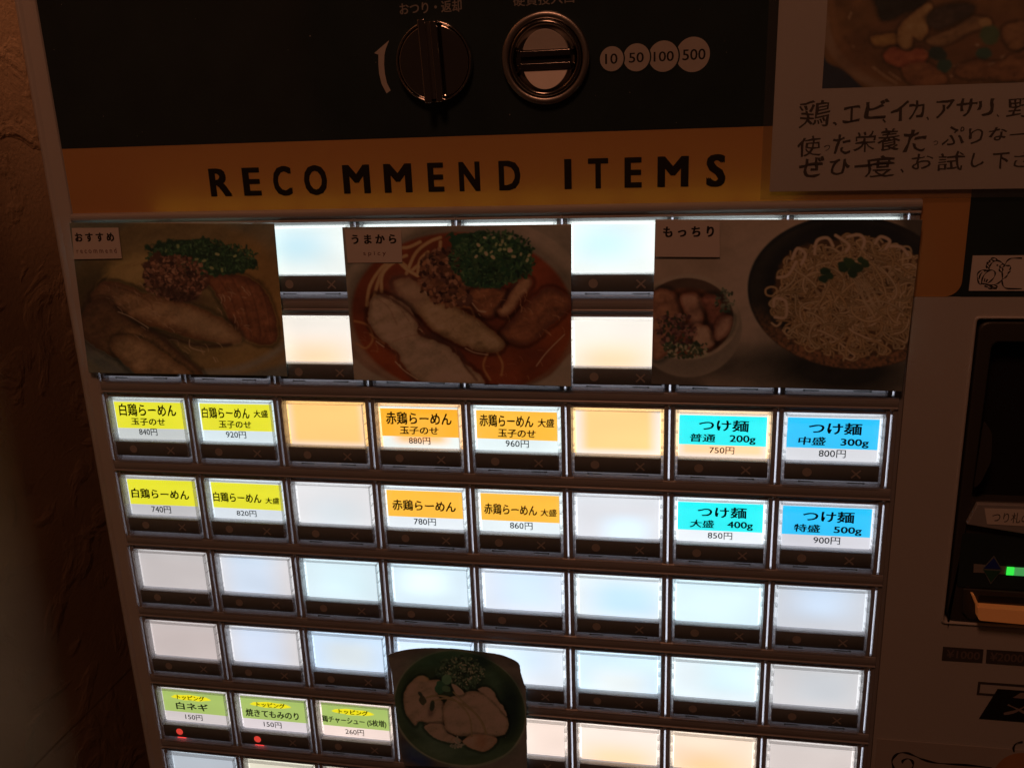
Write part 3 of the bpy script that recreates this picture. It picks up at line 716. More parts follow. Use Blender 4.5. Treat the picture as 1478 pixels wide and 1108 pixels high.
for k, (tx, u, v, r) in enumerate(D['coins'][:3]):
    mb = MB(); n = NP - 0.03*(3-k) + 0.012
    mb.disc(u, v, r+0.42, n, 48)
    part(mb.build('disc_gap', M_black, fix=False))

# ------------------------------------------------------------------ change return knob
KU, KV = -2.45, -151.2
knob = bpy.data.objects.new('return_knob', None); scene.collection.objects.link(knob)
knob.location = P(0, 0, 0); knob.location = (0, 0, 0)
knob = part(knob)
def sub_of(par, o):
    o.parent = par; return o
mb = MB(); mb.lathe(KU, KV, [(11.5, 2.0), (11.55, 0.9), (11.5, 0.2), (11.35, -0.4), (11.1, -0.75), (10.85, -0.5), (10.7, 0.0), (10.6, 0.7), (9.0, 0.9), (0.02, 0.95)], 96)
sub_of(knob, mb.build('knob_rim', M_chrome, smooth=True, fix=True))
def rot2(p, a, cu=KU, cv=KV):
    x, y = p[0]-cu, p[1]-cv
    return (cu+x*math.cos(a)-y*math.sin(a), cv+x*math.sin(a)+y*math.cos(a))
KA = math.radians(-2.2)
def halfdisc(sgn):
    R_, cut = 10.55, 2.9
    a0 = math.acos(cut/R_)
    return [rot2((KU+sgn*R_*math.cos(t), KV+R_*math.sin(t)), KA) for t in [(-a0+2*a0*i/40) for i in range(41)]]
for s in (-1, 1):
    mb = MB(); mb.prism(halfdisc(s), -0.55, 0.9)
    sub_of(knob, mb.build('knob_face', M_chrome, bevel=0.5, seg=4))
def rbox(u0, v0, u1, v1, n0, n1):
    mb = MB(); mb.prism([rot2(p, KA) for p in ((u0, v0), (u1, v0), (u1, v1), (u0, v1))], n0, n1); return mb
sub_of(knob, rbox(KU-2.75, KV-11.6, KU-0.55, KV+11.5, -4.4, 0.8).build('knob_grip', M_chrome, bevel=0.35, seg=3))
sub_of(knob, rbox(KU+0.55, KV-10.9, KU+2.6, KV+11.3, -3.6, 0.8).build('knob_grip', M_chrome, bevel=0.35, seg=3))
sub_of(knob, rbox(KU-0.54, KV-10.8, KU+0.54, KV+10.4, -2.2, 0.8).build('grip_groove', M_dark))

M_chrome2 = mat_surf('dull_chrome', (0.34, 0.32, 0.30), 0.16, metal=1.0, noise=0.08, nscale=150)
# ------------------------------------------------------------------ coin slot
SU, SV = 30.6, -150.8
mb = MB(); mb.lathe(SU, SV, [(12.75, 2.0), (12.75, 0.4), (12.5, 0.05), (12.2, -0.1), (11.2, -0.15), (10.9, 0.1), (10.75, 0.6)], 110)
slot = part(mb.build('coin_slot', M_satin, smooth=True))
mb = MB(); mb.lathe(SU, SV, [(10.8, 0.9), (10.6, 0.5), (10.45, 0.0), (10.2, -0.4), (9.85, -0.6), (9.5, -0.5), (9.2, -0.1), (9.0, 0.5), (8.75, 1.1), (8.2, 1.5), (7.6, 1.62), (0.02, 1.64)], 110)
sub_of(slot, mb.build('slot_dish', M_chrome2, smooth=True))
def dshape(sgn, y0, y1, w):
    R_ = 8.55
    pts = []
    # flat side at y0, arc bulging to y1
    ya = abs(y0)
    x_end = min(w, math.sqrt(max(0, R_*R_-ya*ya)))
    pts.append((SU-x_end, SV+sgn*ya)); 
    a1 = math.asin(ya/R_)
    t0 = math.asin(ya/abs(y1)); m = 26
    arc = [(SU+6.95*math.cos(t), SV+sgn*abs(y1)*math.sin(t)) for t in [t0+(math.pi-2*t0)*i/m for i in range(m+1)]]
    return rounded(arc, [1.1]+[0]*25+[1.1], 4)
for sgn, y0, y1 in ((-1, -2.45, -7.95), (1, 3.3, 8.55)):
    pts = dshape(sgn, y0, y1, 6.35)
    mb = MB(); mb.prism(pts, 0.9, 1.7)
    for q in mb.v[:len(pts)]:
        q.y -= 0.00022*(abs((Z0-q.z)*1000-SV)-2.4)
    sub_of(slot, mb.build('slot_pad', M_satin2, bevel=0.18, seg=2))
mb = MB(); mb.box(SU-7.3, SV-2.2, SU+7.3, SV-0.55, 0.35, 1.5); mb.box(SU-7.3, SV+1.25, SU+7.3, SV+3.0, 0.2, 1.5)
sub_of(slot, mb.build('slot_lip', M_chrome2, bevel=0.14, seg=2))
mb = MB(); mb.box(SU-7.15, SV-0.5, SU+7.15, SV+1.2, 1.2, 1.5)
sub_of(slot, mb.build('slot_opening', M_hole))

# ------------------------------------------------------------------ note reader
acc = bpy.data.objects.new('note_reader', None); scene.collection.objects.link(acc); part(acc)
A_ = D['acc']
mb = MB()   # raised rim round the opening
prs = [(0, 2.0), (0.15, 1.2), (0.7, 1.2), (0.9, 2.2), (0.9, 7.4)]
def ringpts(k):
    return rounded([(AU0+k, AV0+k), (AU1-k, AV0+k), (AU1-k, AV1-k), (AU0+k, AV1-k)], 1.2, 4)
base = [[P(p[0], p[1], n) for p in ringpts(k-0.3)] for k, n in prs]
m_ = len(base[0])
for ring in base: mb.v += ring
for q in range(len(base)-1):
    for j in range(m_): mb.f.append((q*m_+j, q*m_+(j+1) % m_, (q+1)*m_+(j+1) % m_, (q+1)*m_+j))
sub_of(acc, mb.build('opening_rim', M_bodyR, smooth=True))
def frame_ring(mb, o, i, n0, n1):
    m = len(o)
    k = len(mb.v)
    mb.v += [P(*p, n0) for p in o]+[P(*p, n0) for p in i]+[P(*p, n1) for p in o]+[P(*p, n1) for p in i]
    for j in range(m):
        jj = (j+1) % m
        mb.f += [(k+j, k+jj, k+m+jj, k+m+j), (k+j, k+2*m+j, k+2*m+jj, k+jj), (k+m+j, k+m+jj, k+3*m+jj, k+3*m+j)]
outer = rounded([(AU0+1.3, AV0+1.3), (AU1-1.3, AV0+1.3), (AU1-1.3, AV1-1.0), (AU0+1.3, AV1-1.0)], 3.2, 6)
inner = rounded([(AU0+5.4, AV0+7.5), (AU1-6, AV0+7.5), (AU1-6, -18.0), (AU0+4.8, -18.0)], 2.5, 6)
mb = MB(); frame_ring(mb, outer, inner, 1.4, 6.5)
fr_ = mb.build('reader_bezel', M_dark, bevel=0.8, seg=3); sub_of(acc, fr_)
mb = MB(); mb.box(AU0+1.0, AV0+1.0, AU1-1.0, AV1-1.0, 6.6, 7.3)
sub_of(acc, mb.build('reader_window', M_hole))
mb = MB(); mb.prism(rounded([(159.2, -44), (162.0, -40), (162.6, -31), (160.4, -24), (158.6, -22)], 1.5), 0.9, 1.45)
sub_of(acc, mb.build('finger_notch', M_dark, bevel=0.3))
# sloping shelf above the indicator field
sh = A_['shelf']
mb = MB(); mb.prism([(sh[0][0], sh[0][1]), (157.35, -10.8), (175, -8.3), (200, -7.0), (236, -8.0), (240, -18.3)], -0.6, 1.38)
sub_of(acc, mb.build('reader_shelf', M_frame, bevel=0.35))
mb = MB(); mb.prism(rounded([(157.0, -7.2), (240, -6.0), (240, 11.2), (157.0, 11.2)], 1.0), 1.1, 1.39)
sub_of(acc, mb.build('indicator_panel', M_black))
mb = MB(); mb.prism(A_['bar'], 0.98, 1.09); mb.prism([(163.7, 3.2), (170.6, 3.35), (170.6, 6.1), (163.7, 5.95)], 1.0, 1.09)
sub_of(acc, mb.build('indicator_bar', M_print_grey))
d0, d1, d2, d3 = A_['dia']
sc_ = lambda p, k: (166.6+(p[0]-166.6)*k, 4.65+(p[1]-4.65)*k)
mb = MB(); mb.prism([d0, d1, d2, d3], 0.85, 0.97)
sub_of(acc, mb.build('diamond_frame', mat_surf('diamond_edge', (0.16, 0.19, 0.19), 0.4)))
mb = MB(); mb.prism([sc_(d0, .86), (sc_(d1, .86)[0], 4.3), (sc_(d3, .86)[0], 4.3)], 0.76, 0.84)
sub_of(acc, mb.build('diamond_half', mat_surf('blue_lens', (0.02, 0.035, 0.30), 0.25)))
mb = MB(); mb.prism([sc_(d2, .86), (sc_(d1, .86)[0], 4.9), (sc_(d3, .86)[0], 4.9)], 0.76, 0.84)
sub_of(acc, mb.build('diamond_half', mat_surf('green_lens', (0.03, 0.11, 0.06), 0.25)))
mb = MB(); mb.box(170.7, 3.4, 172.9, 6.2, 0.7, 1.0)
sub_of(acc, mb.build('green_light', M_green, bevel=0.15))
mb = MB(); mb.box(172.95, 3.45, 190.0, 6.25, 0.75, 1.0)
sub_of(acc, mb.build('green_light', M_green2, bevel=0.15))
# note slot with its orange tongue
mb = MB(); mb.prism([(158.9, 11.6), (240, 12.6), (240, 23.2), (161.5, 22.3), (159.4, 20)], 0.6, 1.38)
sub_of(acc, mb.build('note_mouth', M_dark, bevel=0.4))
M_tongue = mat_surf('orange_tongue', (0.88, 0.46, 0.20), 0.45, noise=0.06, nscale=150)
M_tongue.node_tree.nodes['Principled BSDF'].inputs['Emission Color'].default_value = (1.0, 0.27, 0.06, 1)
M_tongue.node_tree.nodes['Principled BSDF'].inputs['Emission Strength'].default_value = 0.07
mb = MB()
mb.prism(rounded([(162.7, 16.1), (239, 17.4), (239, 23.4), (163.3, 20.6)], [0.4, 0.1, 0.1, 1.0]), -2.6, 0.5)
mb.prism([(160.95, 12.5), (161.7, 12.6), (163.3, 16.1), (162.6, 16.3)], -2.0, 0.5)
sub_of(acc, mb.build('orange_tongue', M_tongue, bevel=0.25))
mb = MB(); mb.box(163.6, 13.6, 239, 15.7, 0.45, 0.58)
sub_of(acc, mb.build('note_slit', M_hole))

# ------------------------------------------------------------------ prints on the right plate
Yn = D['yen']
M_plab = mat_surf('dark_plate_print', (0.075, 0.07, 0.065), 0.4, noise=0.15)
M_ylet = mat_surf('dim_plate_lettering', (0.19, 0.15, 0.14), 0.5)
for key, tx, tb in (('b1', '¥1000', 't1'), ('b2', '¥2000', 't2')):
    mb = MB(); mb.prism(Yn[key], 1.45, 1.59)
    lb = part(mb.build('note_value_label', M_plab))
    mb = MB(); text_into(mb, tx, Yn[tb], 1.43, weight=0.02)
    mb.build('value_lettering', M_ylet, parent=lb, fix=False)
mb = MB()
def strokebox(u0, v0, u1, v1, w, n0, n1):
    mb.box(u0, v0, u1, v0+w, n0, n1); mb.box(u0, v1-w, u1, v1, n0, n1)
    mb.box(u0, v0+w, u0+w, v1-w, n0, n1); mb.box(u1-w, v0+w, u1, v1-w, n0, n1)
strokebox(166.9, 45.1, 214.0, 50.0, 0.75, 1.45, 1.59)
g = part(mb.build('insert_arrow', M_plab))
mb = MB(); mb.prism([(172.9, 47.2), (168.5, 58.8), (212.5, 58.8), (208, 47.2)], 1.38, 1.44)
mb.build('arrow_field', M_ink, parent=g)
mb = MB()
mb.ribbon([(175.7, 56.3), (179.0, 55.0), (181.9, 52.7)], 1.0, 1.34); mb.ribbon([(176.5, 52.7), (179.3, 54.0), (183.0, 55.8)], 0.9, 1.33)
mb.sheet([(177.7, 50.0), (179.8, 47.9), (186, 47.8), (188, 50.2)], 1.34)
mb.build('arrow_pattern', mat_surf('arrow_pale', (0.33, 0.27, 0.26), 0.5), parent=g, fix=False)

# little sticker on the reader's shelf (a separate strip of paper)
s_ = A_['sticker']
mb = MB(); mb.prism([(161.75, -16.5), (163.0, -11.35), (196, -10.8), (196, -16.8)], -0.75, -0.64)
stk = mb.build('paper_sticker', M_tagp)
tag(stk, 'narrow white handwritten paper sticker on the note reader above the green light', 'sticker')
mb = MB(); text_into(mb, 'つり札の', (164.2, -15.5, 174.7, -12.1), -0.78, weight=-0.004, rough=0.02, seed=4)
mb.build('lettering', M_ink, parent=stk, fix=False)

# hen sticker
mb = MB(); mb.prism([(151.45, -92.76), (151.39, -82.68), (196, -82.6), (196, -92.7)], 1.62, 1.88)
hen = mb.build('hen_sticker', M_tagp)
tag(hen, 'white sticker with line-drawn hen and speech frame below the orange band corner', 'sticker')
mb = MB()
for k, ln in enumerate(D['hen']): mb.ribbon(ln, 0.38, 1.60-0.0008*k)
eu, ev = D['hen_eye'][0]; mb.disc(eu, ev, 0.26, 1.58, 14)
mb.build('line_drawing', M_ink, parent=hen, fix=False)

# paper flyer at the lower right
mb = MB(); mb.prism([(137.8, 69.7), (137.95, 160), (230, 160), (230, 69.0)], 1.2, 1.38)
fly = mb.build('paper_flyer', mat_surf('flyer_paper', (0.50, 0.48, 0.46), 0.5, noise=0.05))
tag(fly, 'white paper flyer with black scroll drawn in its corner, taped under the note reader', 'flyer')
mb = MB(); mb.ribbon(D['flyer']['s1'], 0.78, 1.17); mb.ribbon(D['flyer']['s2'], 0.75, 1.165); mb.ribbon(D['flyer']['s3'], 0.6, 1.16)
mb.build('scroll_drawing', M_ink, parent=fly, fix=False)
mb = MB(); mb.sheet(smooth_line([(174.6, 84), (175.8, 76), (179, 71.8), (184, 70.2), (196, 69.4), (210, 72), (214, 84), (205, 92), (188, 94)], 5, True), 1.18)
mb.build('printed_blot', mat_surf('flyer_orange', (0.50, 0.26, 0.13), 0.5, noise=0.25, nscale=120), parent=fly)

# ------------------------------------------------------------------ printed photographs (painted by code, point by point)
def vnoise(X, Y, s, seed, oct_=3):
    out = np.zeros_like(X); amp = 1.0; tot = 0
    for o in range(oct_):
        rs = np.random.RandomState(seed*13+o); g = rs.rand(64, 64)
        x = X/s; y = Y/s; xi = np.floor(x).astype(int); yi = np.floor(y).astype(int)
        fx = x-xi; fy = y-yi; fx = fx*fx*(3-2*fx); fy = fy*fy*(3-2*fy)
        a = g[xi % 64, yi % 64]; b = g[(xi+1) % 64, yi % 64]; c = g[xi % 64, (yi+1) % 64]; d = g[(xi+1) % 64, (yi+1) % 64]
        out += amp*((a*(1-fx)+b*fx)*(1-fy)+(c*(1-fx)+d*fx)*fy); tot += amp; amp *= 0.5; s = s/2.0
    return out/tot
class Art:
    def __init__(s, Hm, U_, V_, seed=1):
        h = np.array(Hm).reshape(3, 3); w = h[2, 0]*U_+h[2, 1]*V_+h[2, 2]
        s.X = (h[0, 0]*U_+h[0, 1]*V_+h[0, 2])/w; s.Y = (h[1, 0]*U_+h[1, 1]*V_+h[1, 2])/w
        s.C = np.zeros(s.X.shape+(3,)); s.seed = seed; s.soft = 1
        s.n1 = vnoise(s.X, s.Y, 26, seed, 3)-0.5; s.n2 = vnoise(s.X, s.Y, 26, seed+50, 3)-0.5
        s.fine = vnoise(s.X, s.Y, 9, seed+7, 2)
        s.mid = vnoise(s.X+0.6*s.Y, s.Y*1.6, 60, seed+19, 3)
        s.big = vnoise(s.X, s.Y, 150, seed+9, 3)
    def fill(s, rgb): s.C[:] = rgb
    def mix(s, m, rgb):
        s.C += m[..., None]*(np.asarray(rgb, float)-s.C)
    def ell(s, cx, cy, rx, ry, rot=0, soft=6, rag=0):
        x = s.X-cx+rag*s.n1; y = s.Y-cy+rag*s.n2; a = math.radians(rot)
        xr = x*math.cos(a)+y*math.sin(a); yr = -x*math.sin(a)+y*math.cos(a)
        d = (np.sqrt((xr/rx)**2+(yr/ry)**2)-1)*min(rx, ry)
        return np.clip(0.5-d/soft, 0, 1)
    def sdf(s, pts, rag=0, curve=True):
        if curve: pts = smooth_line(pts, 4, True)
        P_ = np.array(pts); x0, y0 = P_.min(0)-60; x1, y1 = P_.max(0)+60
        sel = (s.X > x0) & (s.X < x1) & (s.Y > y0) & (s.Y < y1)
        X = s.X[sel]+rag*s.n1[sel]; Y = s.Y[sel]+rag*s.n2[sel]
        d = np.full(X.shape, 1e9); ins = np.zeros(X.shape, bool)
        for i in range(len(P_)):
            ax, ay = P_[i-1]; bx, by = P_[i]
            ex, ey = bx-ax, by-ay; L_ = ex*ex+ey*ey+1e-9
            t = np.clip(((X-ax)*ex+(Y-ay)*ey)/L_, 0, 1)
            d = np.minimum(d, (X-ax-t*ex)**2+(Y-ay-t*ey)**2)
            if ay != by:
                c = ((ay > Y) != (by > Y)) & (X < (bx-ax)*(Y-ay)/(by-ay)+ax); ins ^= c
        d = np.sqrt(d); d[ins] *= -1
        out = np.full(s.X.shape, 1e3); out[sel] = d
        return out
    def poly(s, pts, soft=5, rag=0, curve=True):
        return np.clip(0.5-s.sdf(pts, rag, curve)/soft, 0, 1)
    def meat(s, pts, base, edge, rag=14, tex=0.25, ew=16):
        d = s.sdf(pts, rag)
        m = np.clip(0.5-d/5, 0, 1)
        e = np.clip(1+d/ew, 0, 1)
        col = np.asarray(base)*(1+tex*(s.n1+0.8*(s.fine-0.5))+0.55*(s.mid-0.5))[..., None]
        col = col*(1-e[..., None])+np.asarray(edge)*e[..., None]
        sh = np.clip(1-np.abs(d-9)/15, 0, 1)*0.45
        s.C *= (1-sh*(d > 0))[..., None]
        s.C += m[..., None]*(col-s.C)
    def stroke(s, pts, w, rgb, soft=3, a=1.0, edge=None):
        pts = smooth_line(pts, 5); P_ = np.array(pts)
        x0, y0 = P_.min(0)-w-4; x1, y1 = P_.max(0)+w+4
        sel = (s.X > x0) & (s.X < x1) & (s.Y > y0) & (s.Y < y1)
        if not sel.any(): return
        X = s.X[sel]; Y = s.Y[sel]; d = np.full(X.shape, 1e9)
        for i in range(1, len(P_)):
            ax, ay = P_[i-1]; bx, by = P_[i]; ex, ey = bx-ax, by-ay; L_ = ex*ex+ey*ey+1e-9
            t = np.clip(((X-ax)*ex+(Y-ay)*ey)/L_, 0, 1)
            d = np.minimum(d, (X-ax-t*ex)**2+(Y-ay-t*ey)**2)
        d = np.sqrt(d); m = a*np.clip(0.5-(d-w/2)/soft, 0, 1)
        cc = s.C[sel]
        if edge is not None:
            k = np.clip(d/(w/2), 0, 1)[:, None]**2
            col = np.asarray(rgb, float)*(1-k)+np.asarray(edge, float)*k
        else: col = np.asarray(rgb, float)
        s.C[sel] = cc+m[:, None]*(col-cc)
    def bits(s, n, box, size, cols, seed, inside=None, long=1.8):
        rs = np.random.RandomState(seed)
        for i in range(n):
            x = rs.uniform(box[0], box[2]); y = rs.uniform(box[1], box[3])
            if inside and ((x-inside[0])/inside[2])**2+((y-inside[1])/inside[3])**2 > 1: continue
            a = rs.uniform(0, 6.28); l = size*rs.uniform(0.4, long)
            c = np.array(cols[rs.randint(len(cols))], float)*rs.uniform(0.7, 1.25)
            s.stroke([(x, y), (x+l*math.cos(a), y+l*math.sin(a))], size*rs.uniform(0.5, 1.0), c, 2.5)
    def noodles(s, n, c, r, w, cols, edge, seed, curl=40):
        rs = np.random.RandomState(seed)
        for i in range(n):
            t = rs.uniform(0, 6.28); q = math.sqrt(rs.uniform(0, 1))
            x = c[0]+r[0]*q*math.cos(t); y = c[1]+r[1]*q*math.sin(t); h = rs.uniform(0, 6.28); dh = rs.uniform(-0.5, 0.5)
            pts = []
            for k in range(rs.randint(5, 9)):
                pts.append((x, y)); h += dh+rs.uniform(-0.25, 0.25); x += curl*0.55*math.cos(h); y += curl*0.5*math.sin(h)
                if ((x-c[0])/r[0])**2+((y-c[1])/r[1])**2 > 1.12: h += 1.5
            k = rs.uniform(0.72, 1.12)
            col = np.array(cols[rs.randint(len(cols))], float)*k
            s.stroke(pts, w*rs.uniform(0.8, 1.15), col, 2.5, edge=np.array(edge)*k)
    def albedo(s, gain=1.0):
        C = s.C*(1+0.28*(s.mid-0.5)+0.25*(s.big-0.5))[..., None]
        for _ in range(s.soft):
            Q = np.pad(C, ((1, 1), (1, 1), (0, 0)), mode='edge')
            C = (Q[:-2, 1:-1]+Q[2:, 1:-1]+Q[1:-1, :-2]+Q[1:-1, 2:]+2*Q[1:-1, 1:-1])/6
        c = np.clip(C, 0, 255)/255.0
        l = np.where(c <= 0.04045, c/12.92, ((c+0.055)/1.055)**2.4)
        x = gain*l/np.array(ROOM)
        return 0.86*(1-np.exp(-x/0.86))

def mat_photo(name, backlight=0.008, rough=0.3):
    m, nt, N, L = new_mat(name)
    b = N['Principled BSDF']; b.inputs['Roughness'].default_value = rough
    b.inputs['Coat Weight'].default_value = 0.25; b.inputs['Coat Roughness'].default_value = 0.12
    at = N.new('ShaderNodeAttribute'); at.attribute_name = 'print'
    L.new(at.outputs['Color'], b.inputs['Base Color'])
    tl = N.new('ShaderNodeBsdfTranslucent'); L.new(at.outputs['Color'], tl.inputs[0])
    mx = N.new('ShaderNodeMixShader'); mx.inputs[0].default_value = backlight
    out = [n for n in N if n.type == 'OUTPUT_MATERIAL'][0]
    L.new(b.outputs[0], mx.inputs[1]); L.new(tl.outputs[0], mx.inputs[2]); L.new(mx.outputs[0], out.inputs[0])
    return m
M_photo = mat_photo('photo_print')
def print_grid(name, corners, nu, nv, n, painter, Hm, seed, bend=None, backlight=None, gain=1.15, mask=None):
    c = np.array(corners); s_ = np.linspace(0, 1, nu); t_ = np.linspace(0, 1, nv)
    S, T = np.meshgrid(s_, t_)
    UU = (c[0, 0]*(1-S)+c[1, 0]*S)*(1-T)+(c[3, 0]*(1-S)+c[2, 0]*S)*T
    VV = (c[0, 1]*(1-S)+c[1, 1]*S)*(1-T)+(c[3, 1]*(1-S)+c[2, 1]*S)*T
    art = Art(Hm, UU, VV, seed); painter(art)
    NN = np.full(UU.shape, float(n))
    if bend is not None: NN = NN+bend(UU, VV, S, T)
    col = art.albedo(gain)
    co = np.stack([UU/1000, NN/1000, Z0-VV/1000], -1).reshape(-1, 3)
    idx = np.arange(nu*nv).reshape(nv, nu)
    q = np.stack([idx[:-1, :-1], idx[1:, :-1], idx[1:, 1:], idx[:-1, 1:]], -1).reshape(-1, 4)
    if mask is not None:
        mk = mask(UU, VV)
        keep = mk.reshape(-1)[q].any(1); q = q[keep]
    me = bpy.data.meshes.new(name)
    me.vertices.add(len(co)); me.vertices.foreach_set('co', co.reshape(-1))
    me.loops.add(len(q)*4); me.loops.foreach_set('vertex_index', q.reshape(-1).astype(np.int32))
    me.polygons.add(len(q)); me.polygons.foreach_set('loop_start', np.arange(0, len(q)*4, 4, dtype=np.int32))
    me.update(calc_edges=True)
    at = me.color_attributes.new('print', 'FLOAT_COLOR', 'POINT')
    rgba = np.ones((len(co), 4), np.float32); rgba[:, :3] = col.reshape(-1, 3)
    at.data.foreach_set('color', rgba.reshape(-1))
    me.polygons.foreach_set('use_smooth', [True]*len(me.polygons))
    bm = bmesh.new(); bm.from_mesh(me); lone = [v for v in bm.verts if not v.link_faces]
    bmesh.ops.delete(bm, geom=lone, context='VERTS'); bm.to_mesh(me); bm.free()
    o = link(name, me, backlight or M_photo)
    so = o.modifiers.new('thickness', 'SOLIDIFY'); so.thickness = 0.00022; so.offset = -1
    return o

GRN = [(14, 22, 10), (19, 28, 13), (9, 13, 8), (28, 36, 18), (22, 28, 14)]
def ramp(x, a, b):
    t = np.clip((x-a)/(b-a), 0, 1); return t*t*(3-2*t)
def gloss(a, n, box, col, seed, l=34):
    rs = np.random.RandomState(seed)
    for i in range(n):
        x = rs.uniform(box[0], box[2]); y = rs.uniform(box[1], box[3]); t = rs.uniform(-0.3, 1.3); q = rs.uniform(0.3, 1)*l
        a.stroke([(x, y), (x+q*0.5*math.cos(t), y+q*0.5*math.sin(t)+2), (x+q*math.cos(t+0.3), y+q*math.sin(t+0.3))], rs.uniform(1.5, 3.2), col, 3, rs.uniform(0.25, 0.7))
def paint1(a):
    a.fill((52, 43, 31))
    a.mix(ramp(a.X, 700, 1100)*(1-ramp(a.Y, 160, 420)), (60, 52, 40))
    a.mix(a.ell(640, 330, 545, 470, 0, 50), (46, 37, 25))
    a.mix(a.ell(650, 400, 500, 360, 4, 40), (54, 36, 18))
    a.mix(a.ell(480, 300, 200, 90, -15, 120, 20)*0.6, (74, 50, 20))
    a.mix(a.ell(1010, 420, 150, 260, -12, 120, 30), (72, 42, 17)); a.mix(a.ell(960, 690, 200, 70, -14, 90, 30), (70, 45, 20))
    a.mix(a.ell(250, 420, 150, 190, 30, 130, 20)*0.85, (30, 20, 10))
    # lower rim of the bowl, pale and out of focus
    a.stroke([(190, 560), (250, 650), (350, 710), (500, 752), (700, 768), (900, 748), (1050, 690), (1160, 610)], 30, (66, 57, 44), 26, 0.85)
    a.stroke([(190, 640), (330, 742), (500, 790), (900, 800), (1160, 740)], 46, (44, 39, 33), 26, 0.9)
    a.mix(a.ell(425, 285, 115, 62, -8, 40, 18), (88, 60, 26))
    for k in range(11):
        a.stroke([(300+12*k, 345-8*k), (350+12*k, 285-4*k), (450+6*k, 262-2*k)], 7, (98, 66, 30), 4, 0.55, edge=(60, 38, 16))
    a.stroke([(250, 410), (262, 350), (320, 300), (380, 270)], 9, (84, 55, 22), 7, 0.5)
    # bamboo shoots, dark and glossy
    a.meat([(760, 320), (860, 305), (960, 320), (1040, 380), (1085, 490), (1095, 620), (990, 625), (900, 560), (840, 450), (800, 380)], (58, 25, 13), (36, 15, 8), 14, 0.3, 34)
    for k in range(6): a.stroke([(790+42*k, 335+4*k), (850+38*k, 440), (890+36*k, 590)], 9, (74, 34, 17), 12, 0.4)
    for k in range(4): a.stroke([(830+60*k, 330), (890+52*k, 440), (930+46*k, 590)], 5, (30, 12, 7), 8, 0.6)
    gloss(a, 26, (820, 360, 960, 560), (150, 104, 70), 5, 40)
    # pork: dark roasted rims, paler towards the right
    a.meat([(235, 420), (290, 345), (380, 350), (500, 400), (690, 445), (830, 505), (925, 590), (905, 625), (780, 618), (690, 600), (560, 560), (430, 520), (330, 470)], (76, 45, 25), (42, 20, 10), 16, 0.35, 40)
    a.mix(a.ell(760, 545, 170, 42, 24, 50, 20)*0.65, (92, 62, 36))
    a.meat([(185, 540), (215, 450), (290, 415), (350, 462), (420, 525), (560, 595), (640, 665), (760, 780), (600, 790), (420, 730), (290, 660), (215, 610)], (60, 35, 18), (34, 17, 9), 16, 0.35, 34)
    a.meat([(330, 610), (400, 590), (490, 620), (600, 695), (700, 780), (500, 790), (400, 735), (345, 670)], (80, 50, 28), (52, 29, 15), 12, 0.25, 34)
    a.mix(np.clip(a.poly([(190, 430), (330, 350), (380, 480), (330, 620), (220, 640)], 90, 10), 0, 1)*0.55, (32, 15, 9))
    a.stroke([(345, 452), (400, 500), (520, 570), (640, 612), (760, 640), (880, 632)], 16, (22, 11, 7), 14, 0.85)
    a.stroke([(560, 600), (640, 668), (740, 750)], 14, (28, 15, 9), 12, 0.75)
    a.stroke([(300, 350), (400, 380), (500, 430), (520, 470)], 7, (30, 14, 8), 8, 0.5)
    gloss(a, 30, (300, 340, 560, 460), (112, 74, 48), 6, 40); gloss(a, 16, (420, 480, 640, 620), (120, 84, 56), 7, 40); gloss(a, 10, (650, 620, 860, 720), (130, 92, 52), 8, 40)
    for p in ([(690, 610), (695, 645), (760, 665)], [(360, 480), (420, 505), (500, 555)], [(800, 690), (812, 712)]): a.stroke(p, 3.4, (140, 104, 70), 3, 0.7)
    a.mix(a.poly([(480, 185), (600, 150), (760, 150), (900, 190), (1005, 262), (930, 300), (800, 315), (700, 290), (660, 240), (560, 215)], 12, 55), (11, 17, 9))
    a.bits(900, (480, 150, 1000, 310), 9, GRN, 11, (750, 232, 260, 80))
    a.bits(14, (520, 170, 920, 290), 13, [(74, 72, 34), (60, 64, 28)], 12, (740, 230, 220, 60), 0.8)
    a.mix(a.poly([(505, 225), (600, 222), (660, 280), (770, 340), (760, 385), (690, 425), (600, 420), (540, 370), (485, 345)], 10, 60), (30, 14, 9))
    a.bits(700, (485, 220, 775, 425), 13, [(64, 32, 20), (50, 24, 15), (36, 16, 10), (76, 42, 27), (22, 10, 7)], 13, (625, 325, 150, 106), 0.8)
    a.mix(a.ell(640, 400, 120, 26, 14, 30, 20)*0.7, (20, 9, 6))
    a.C *= (1+0.16*(a.fine-0.5))[..., None]
    a.C *= (0.90+0.16*ramp(a.X, 150, 700))[..., None]
